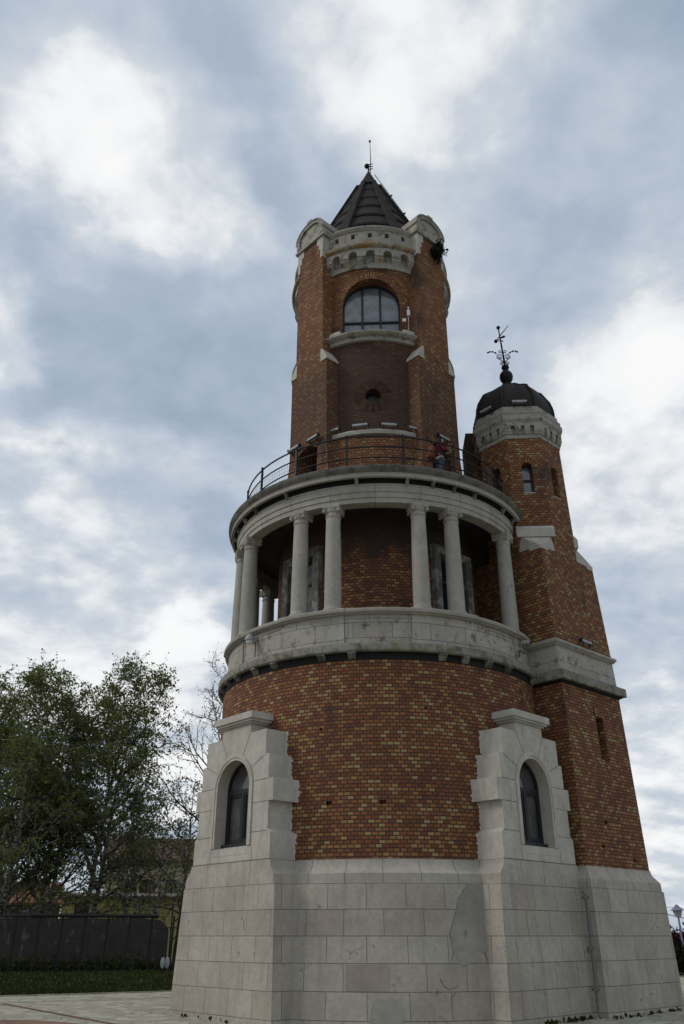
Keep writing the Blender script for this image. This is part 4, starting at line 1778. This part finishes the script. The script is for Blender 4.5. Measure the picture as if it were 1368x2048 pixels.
for i, (x, lab) in enumerate(((325, 'white oval disc leaning at the fence foot, left of a pair'), (334, 'white oval disc leaning at the fence foot, right of a pair'))):
    b = MB()
    p = pix_at(x, 1922, 47.5)
    rows = []
    for dy, k in ((-.05, .75), (-.03, 1.0), (.03, 1.0), (.05, .75)):
        rows.append([(p.x + .11 * k * math.cos(2 * math.pi * j / 20) + .02, p.y + dy, .42 + .25 * k * math.sin(2 * math.pi * j / 20)) for j in range(20)])
    b.loft(rows)
    tag(b.build('white_disc', M['lamp_grey'], None), lab, 'disc', 'white discs by the fence')

# undergrowth along the foot of the wall
lv = []
rr = random.Random(77)
for i in range(7000):
    k = rr.random()
    q = gpos(-230, 51).lerp(gpos(350, 50.2), k)
    lv.append((q.x + rr.gauss(0, .4), q.y + rr.gauss(0, .35), abs(rr.gauss(0, .22))))
o = leaf_mesh('undergrowth', lv, .15, M['blade'], None, np.random.default_rng(77), -.2)
o['kind'] = 'stuff'


# ------------------------------------------------------------------ houses
def tile_mat(name, c):
    m, t, b = new_mat(name)
    br = brick_tex(t, uv_node(t), .22, .30, .018, .5)
    sp = N(t, 'ShaderNodeSeparateColor')
    t.links.new(br.outputs['Color'], sp.inputs[0])
    col = two_ramp(t, sp.outputs[0], 0, tuple(x * .6 for x in c), 1, tuple(x * 1.3 for x in c))
    t.links.new(mixc(t, br.outputs['Fac'], col, tuple(x * .3 for x in c)), b.inputs['Base Color'])
    b.inputs['Roughness'].default_value = .9
    return m


M['tile'] = tile_mat('roof_tile', (.13, .072, .055))
M['tile_red'] = tile_mat('orange_tile', (.24, .10, .06))
M['tan'] = plain('tan_render', (.50, .41, .27), .9, 0, .18, 1.5)
M['yellow'] = plain('yellow_render', (.52, .45, .16), .9, 0, .15, 1.5)
M['dull'] = plain('dull_render', (.16, .13, .11), .9, 0, .25, 2)
M['house_glass'] = glass_mat('house_glass', (.03, .033, .036))


def house(name, label, x0, x1, d, depth, eave, ridge, wall, roofm, wins, turn=0.0):
    a, c = gpos(x0, d), gpos(x1, d)
    e = empty(name, a)
    u = c - a
    L = u.length
    e.rotation_euler.z = math.atan2(u.y, u.x) + turn
    b = MB()
    b.box(0, L, 0, depth, -.3, eave)
    for x in (0, L):
        pass
    b.loft([[(0, .0, eave), (0, depth, eave), (0, depth / 2, ridge - .1)], [(L, .0, eave), (L, depth, eave), (L, depth / 2, ridge - .1)]])
    wl = b.build('wall', wall, e, 20)
    b = MB()
    o_ = .45
    for s_ in (0, 1):
        y0, y1 = (-o_, depth / 2) if s_ == 0 else (depth + o_, depth / 2)
        ze = eave - (ridge - eave) * o_ / (depth / 2)
        sl_ = math.hypot(y1 - y0, ridge - ze)
        uvq = [(0, 0), (L + .6, 0), (L + .6, sl_), (0, sl_)]
        b.face([(-.3, y0, ze + .12), (L + .3, y0, ze + .12), (L + .3, y1, ridge + .12), (-.3, y1, ridge + .12)], uvq)
        b.face([(-.3, y0, ze), (-.3, y1, ridge), (L + .3, y1, ridge), (L + .3, y0, ze)])
        b.face([(-.3, y0, ze), (L + .3, y0, ze), (L + .3, y0, ze + .12), (-.3, y0, ze + .12)])
        for x in (-.3, L + .3):
            b.face([(x, y0, ze), (x, y0, ze + .12), (x, y1, ridge + .12), (x, y1, ridge)])
    rf = b.build('roof', roofm, e, 0)
    b = MB()
    b.box(L * .7, L * .7 + .6, depth * .4, depth * .4 + .6, ridge - 1.0, ridge + .9)
    b.build('chimney', M['dull'], rf)
    for (wx, wz, ww, wh) in wins:
        b = MB()
        ring = [(wx - ww / 2 - .1, wz - .1), (wx + ww / 2 + .1, wz - .1), (wx + ww / 2 + .1, wz + wh + .1), (wx - ww / 2 - .1, wz + wh + .1)]
        inn = [(wx - ww / 2, wz), (wx + ww / 2, wz), (wx + ww / 2, wz + wh), (wx - ww / 2, wz + wh)]
        ring_prism(b, lambda t, r, z: Vector((t, -r, z)), ring, inn, -.05, .06)
        b.box(wx - .03, wx + .03, -.05, -.005, wz, wz + wh)
        w_ = b.build('window', M['frame'], e)
        b = MB()
        b.box(wx - ww / 2, wx + ww / 2, -.012, .03, wz, wz + wh)
        b.build('pane', M['house_glass'], w_)
    tag(e, label, 'house')
    return e


def wx_of(x, x0, d):
    return (gpos(x, d) - gpos(x0, d)).length


wz1 = hz(1792, 76)
house('tan_house', 'tan two storey house with dark windows behind the birches', 196, 470, 76, 9, hz(1716, 76), hz(1676, 80), M['tan'], M['tile'],
      [(wx_of(243, 196, 76), wz1, .85, 1.15), (wx_of(284, 196, 76), wz1, .85, 1.15), (wx_of(335, 196, 76), wz1, .85, 1.15), (wx_of(243, 196, 76), 1.0, .9, 1.3)])
house('yellow_house', 'low yellow house wall just above the thick fence pipe', 114, 360, 70, 5, hz(1794, 70), hz(1788, 72), M['yellow'], M['dull'],
      [(wx_of(152, 114, 70), hz(1826, 70), .5, .6)])
house('red_roofed_house', 'low house with an orange tiled roof behind the left birch trunks', -160, 112, 72, 7, hz(1806, 72), hz(1768, 75), M['dull'], M['tile_red'],
      [(wx_of(30, -160, 72), 1.0, .9, 1.2)])

# ------------------------------------------------------------------ right edge: lamp, wires, shrubs
p = gpos(1363, 55)
e = empty('street_lamp', p)
M['lamp_blue'] = plain('blue_grey_paint', (.20, .20, .27), .5, 0, .1)
M['lantern_glass'] = plain('lantern_glass', (.42, .42, .41), .3, 0, .05, 4, .5)
ztop = hz(1812, 55)
b = MB()
b.tube([(0, 0, 0), (0, 0, .5), (0, 0, .52), (0, 0, ztop - .62)], [.09, .08, .055, .05], 10)
b.build('pole', M['lamp_blue'], e)
b = MB()
b.loft([[(-.12, -.12, ztop - .62), (.12, -.12, ztop - .62), (.12, .12, ztop - .62), (-.12, .12, ztop - .62)],
        [(-.21, -.21, ztop - .26), (.21, -.21, ztop - .26), (.21, .21, ztop - .26), (-.21, .21, ztop - .26)]])
b.build('lantern', M['lantern_glass'], e, 20)
b = MB()
b.loft([[(-.32, -.32, ztop - .27), (.32, -.32, ztop - .27), (.32, .32, ztop - .27), (-.32, .32, ztop - .27)],
        [(-.10, -.10, ztop - .06), (.10, -.10, ztop - .06), (.10, .10, ztop - .06), (-.10, .10, ztop - .06)],
        [(-.05, -.05, ztop + .03), (.05, -.05, ztop + .03), (.05, .05, ztop + .03), (-.05, .05, ztop + .03)]])
b.build('cap', M['lamp_blue'], e, 20)
tag(e, 'street lamp with a blue grey cap right of the tower base', 'street lamp')

for i, (ya, yb, d, lab) in enumerate(((1798, 1822, 62, 'thicker overhead wire passing just above the street lamp'), (1800, 1806, 70, 'thin overhead wire highest at the right edge'))):
    pa, pb = pix_at(1240, ya, d), pix_at(1500, yb + (30 if i == 0 else 6), d)
    b = MB()
    b.tube([pa.lerp(pb, k / 12) - Vector((0, 0, .35 * (1 - (2 * k / 12 - 1) ** 2))) for k in range(13)], .022 if i == 0 else .012, 5)
    tag(b.build('overhead_wire', M['black'], None), lab, 'wire', 'overhead wires')


def shrub(label, base, w_, h_, n, mat, seed, name='shrub', size=.16):
    e = empty(name, base)
    rr = random.Random(seed)
    tb, lv = MB(), []
    for i in range(26):
        a, s_ = rr.uniform(0, 6.28), rr.random() ** .6
        top = Vector((w_ * s_ * math.cos(a), w_ * .5 * s_ * math.sin(a), h_ * rr.uniform(.7, 1.12)))
        mid = top * .5 + Vector((rr.gauss(0, .15), rr.gauss(0, .15), 0))
        tb.tube([(top.x * .3, top.y * .3, 0), mid, top, top + Vector((rr.gauss(0, .1), 0, .5))], [.03, .018, .008, .004], 4, False)
        for j in range(n // 26):
            k = rr.uniform(.1, 1)
            q = mid.lerp(top, k) if rr.random() < .6 else Vector((top.x * .3, top.y * .3, 0)).lerp(mid, k)
            lv.append(q + Vector((rr.gauss(0, .28), rr.gauss(0, .28), rr.gauss(0, .22))))
    lv = [q for q in lv if q.z > 0]
    tb.build('stems', M['bark'], e, 0, False)
    leaf_mesh('foliage', lv, size, mat, e, np.random.default_rng(seed), .1)
    tag(e, label, 'shrub', 'shrubs right of the tower')


shrub('dark copper leaved shrub behind the street lamp', gpos(1378, 62), 2.2, 1.75, 5200, M['leaf_red'], 5)
shrub('low dark green shrub at the right edge in front of the lamp', gpos(1392, 47), 1.3, .75, 3000, M['leaf_dark'], 6)
shrub('dark green shrub half hidden behind the right corner of the tower base', gpos(1338, 50), 1.6, .9, 3000, M['leaf_dark'], 7)

# ------------------------------------------------------------------ the visitor on the gallery
M['skin'] = plain('skin', (.42, .25, .18), .6, 0, .06)
M['hair'] = plain('dark_hair', (.018, .013, .011), .7, 0, .2, 30)
M['maroon'] = plain('maroon_sweater', (.09, .012, .022), .9, 0, .2, 14)
M['denim'] = plain('denim', (.055, .075, .105), .9, 0, .2, 12)
M['shirt'] = plain('pale_shirt', (.5, .5, .5), .9, 0, .1)
M['orange'] = plain('orange_pack', (.13, .036, .016), .8, 0, .2, 8)


def skin_mesh(name, chains, mat, parent, sub=2):
    """chains: list of lists of (co, radius); points with equal coordinates are welded"""
    verts, rad, edges, idx = [], [], [], {}
    for ch in chains:
        prev = None
        for co, r_ in ch:
            key = tuple(round(c, 4) for c in co)
            if key not in idx:
                idx[key] = len(verts)
                verts.append(co)
                rad.append(r_)
            k = idx[key]
            if prev is not None:
                edges.append((prev, k))
            prev = k
    me = bpy.data.meshes.new(name)
    me.from_pydata(verts, edges, [])
    o = bpy.data.objects.new(name, me)
    COL.objects.link(o)
    md = o.modifiers.new('skin', 'SKIN')
    md.use_smooth_shade = True
    for i, sv in enumerate(me.skin_vertices[0].data):
        sv.radius = (rad[i], rad[i]) if not isinstance(rad[i], tuple) else rad[i]
        sv.use_root = i == 0
    if sub:
        ss = o.modifiers.new('sub', 'SUBSURF')
        ss.levels = sub
        ss.render_levels = sub
    dg_ = bpy.context.evaluated_depsgraph_get()
    m2 = bpy.data.meshes.new_from_object(o.evaluated_get(dg_))
    o.modifiers.clear()
    o.data = m2
    bpy.data.meshes.remove(me)
    m2.name = name
    m2.materials.clear()
    m2.materials.append(mat)
    m2.polygons.foreach_set('use_smooth', [True] * len(m2.polygons))
    o.parent = parent
    return o


vp = Vector((1.86, -3.42, 12.957))
PE = empty('person', vp)
PE.rotation_euler.z = R(18)          # local +x is the way the visitor faces
hip, chest, neck = (0, 0, .90), (.03, 0, 1.22), (.05, 0, 1.40)
chains = [[(hip, .13), ((.01, 0, 1.05), .115), (chest, .13), ((.04, 0, 1.34), .085), (neck, .05), ((.07, 0, 1.47), .055), ((.085, 0, 1.56), .088), ((.08, 0, 1.62), .07)]]
chains.append([((.085, 0, 1.56), .088), ((.165, 0, 1.545), .018), ((.188, 0, 1.535), .010)])
hands = []
for s_ in (-1, 1):
    el, wr = (.10, s_ * .24, 1.07), (.31, s_ * .09, 1.17)
    chains.append([((.04, 0, 1.34), .085), ((.04, s_ * .16, 1.33), .06), (el, .042), (wr, .028), ((.355, s_ * .07, 1.19), .034)])
    for f_ in range(4):
        z_ = 1.215 - .016 * f_
        L_ = (.035, .042, .04, .03)[f_]
        chains.append([((.355, s_ * .07, 1.19), .034), ((.385, s_ * .055, z_), .009), ((.385 + L_ * .6, s_ * .035, z_ + .004), .0085), ((.385 + L_ * .7, s_ * .012, z_ + .004), .007)])
    chains.append([((.355, s_ * .07, 1.19), .034), ((.37, s_ * .035, 1.225), .010), ((.395, s_ * .018, 1.235), .008)])
    chains.append([(hip, .13), ((.01, s_ * .09, .82), .095), ((.035, s_ * .10, .47), .06), ((.0, s_ * .10, .09), .04), ((.06, s_ * .105, .04), .038), ((.16, s_ * .115, .03), .03)])
skin_mesh('body', chains, M['skin'], PE)
# clothes follow the body a little further out
ch = [[((.0, 0, .86), .15), ((.01, 0, 1.02), .142), (chest, .158), ((.04, 0, 1.35), .105), ((.047, 0, 1.39), .065)]]
for s_ in (-1, 1):
    ch.append([((.04, 0, 1.35), .105), ((.04, s_ * .165, 1.33), .078), ((.10, s_ * .25, 1.07), .06), ((.285, s_ * .115, 1.155), .043)])
skin_mesh('sweater', ch, M['maroon'], PE)
ch = [[((.0, 0, .92), .147), ((.0, 0, .84), .15)]]
for s_ in (-1, 1):
    ch.append([((.0, 0, .84), .15), ((.01, s_ * .092, .76), .112), ((.036, s_ * .10, .47), .082), ((.002, s_ * .10, .12), .066), ((.004, s_ * .10, .07), .062)])
skin_mesh('jeans', ch, M['denim'], PE)
mb = MB()
mb.revolve([(.150, .80), (.163, .82), (.163, .885), (.15, .90)], 20)
mb.build('shirt_hem', M['shirt'], PE, 60)
for s_ in (-1, 1):
    skin_mesh('shoe', [[((-.03, s_ * .10, .04), .045), ((.06, s_ * .105, .045), .048), ((.17, s_ * .117, .033), .036)]], M['black'], PE)
hr = skin_mesh('hair', [[((.06, 0, 1.60), .098), ((.035, 0, 1.53), .085), ((.01, 0, 1.43), .06), ((.0, 0, 1.36), .04)]], M['hair'], PE)
for s_ in (-1, 1):
    mb = MB()
    mb.sphere((.166, s_ * .033, 1.57), .011, 8, 6)
    mb.build('eye', M['black'], PE)
mb = MB()
mb.box(.400, .415, -.04, .04, 1.185, 1.235)
tag(PE, 'person in maroon sweater and jeans standing behind the gallery railing', 'person')
ph = mb.build('camera_in_hands', M['lamp_grey'], None)
ph.name = 'compact_camera'
ph.location = vp
ph.rotation_euler.z = PE.rotation_euler.z
tag(ph, 'small pale camera held by the person on the gallery', 'camera')
bp = empty('backpack', vp)
bp.rotation_euler.z = PE.rotation_euler.z
mb = MB()
secs = [(.80, .07, .12), (.83, .10, .155), (.95, .115, .17), (1.15, .105, .16), (1.27, .08, .13), (1.31, .04, .08)]
mb.loft([[(-.235 + rx * math.cos(2 * math.pi * k / 20), ry * math.sin(2 * math.pi * k / 20), z) for k in range(20)] for z, rx, ry in secs])
mb.build('bag', M['orange'], bp, 60)
mb = MB()
mb.loft([[(-.33 + rx * math.cos(2 * math.pi * k / 14), ry * math.sin(2 * math.pi * k / 14), z) for k in range(14)] for z, rx, ry in ((.86, .03, .09), (.89, .05, .11), (1.02, .05, .11), (1.06, .02, .08))])
mb.build('front_pocket', M['orange'], bp, 60)
for s_ in (-1, 1):
    mb = MB()
    mb.tube([(-.14, s_ * .10, 1.22), (.0, s_ * .11, 1.445), (.12, s_ * .115, 1.42), (.20, s_ * .12, 1.25), (.15, s_ * .15, 1.02), (-.13, s_ * .13, .90)], .018, 6)
    mb.build('strap', M['black'], bp)
for o in (PE, ph, bp):
    o.scale = (.94, .94, .94)
tag(bp, 'orange brown backpack worn by the person on the gallery', 'backpack')


# ------------------------------------------------------------------ repairs and stains with their own outline on the plinth
def plinth_pt(x, y, off):
    rad = 4.87
    for _ in range(4):
        p = pix_cyl(x, y, rad)
        rad = 4.94 + (p.z - .1) / 2.51 * (4.80 - 4.94) + off
    return p


def patch(name, rows, mat, off=.004, cols=8):
    """rows: (y, x_left, x_right) outline in the wall face"""
    mb = MB()
    g = []
    rr = random.Random(len(rows) * 7 + int(rows[0][1]))
    for y, xl, xr in rows:
        g.append([plinth_pt(xl + (xr - xl) * k / cols + (rr.uniform(-1.5, 1.5) if k in (0, cols) else 0), y, off) for k in range(cols + 1)])
    mb.quadgrid(g)
    return mb.build(name, mat, TW, 60)


M['cement'] = stone_mat('cement_repair', (.30, .285, .245), None, .12, 0)
M['pink'] = stone_mat('pink_block', (.33, .28, .24), None, .15, 0)
M['wet'] = stone_mat('grey_mortar_patch', (.33, .308, .268), None, .3, 0)
fine = lambda a: [(a[i][0] + (a[i + 1][0] - a[i][0]) * k / 3, a[i][1] + (a[i + 1][1] - a[i][1]) * k / 3, a[i][2] + (a[i + 1][2] - a[i][2]) * k / 3) for i in range(len(a) - 1) for k in range(3)] + [a[-1]]
patch('cement_repair', fine([(1766, 935, 968), (1790, 922, 970), (1816, 914, 972), (1845, 905, 973), (1872, 902, 975), (1890, 903, 976), (1906, 906, 974)]), M['cement'])
patch('worn_patch', fine([(1903, 907, 968), (1914, 912, 952), (1922, 920, 944), (1930, 918, 938)]), M['wet'], .005)
patch('pink_block', fine([(1930, 692, 777), (1957, 691, 778), (1983, 691, 778)]), M['pink'])
patch('mortar_patch', fine([(1999, 752, 800), (2012, 744, 806), (2030, 741, 808), (2052, 738, 806)]), M['wet'])
for pts in ([(935, 1766), (926, 1782), (915, 1800), (913, 1818), (907, 1840), (899, 1868), (904, 1888), (907, 1906), (904, 1920)],
            [(952, 1905), (962, 1898), (968, 1906), (975, 1920)], [(905, 2010), (903, 1996), (912, 1985)], [(880, 1958), (888, 1972), (900, 1980), (915, 1972)]):
    mb = MB()
    mb.tube([plinth_pt(x, y, .002) for x, y in pts], .005, 4)
    mb.build('crack', M['joint'], TW, 0)

lv = []
rr = random.Random(31)
for k in range(70):
    side = rr.choice((0, 1, 2))
    if side == 0:
        q = pix_ground(345, 2031).lerp(pix_ground(461, 2047), rr.random())
    elif side == 1:
        q = pix_ground(1233, 2039).lerp(pix_ground(1368, 2020), rr.random())
    else:
        q = pix_ground(1198, 2037).lerp(pix_ground(1100, 2050), rr.random())
    c = Vector((rr.gauss(0, .03), rr.gauss(-.05, .03), 0))
    for j in range(rr.choice((1, 2, 7))):
        lv.append((q.x + c.x + rr.gauss(0, .04), q.y + c.y + rr.gauss(0, .03), .01))
o = leaf_mesh('weeds', lv, .07, M['blade'], None, np.random.default_rng(31), -1.2)
o['kind'] = 'stuff'
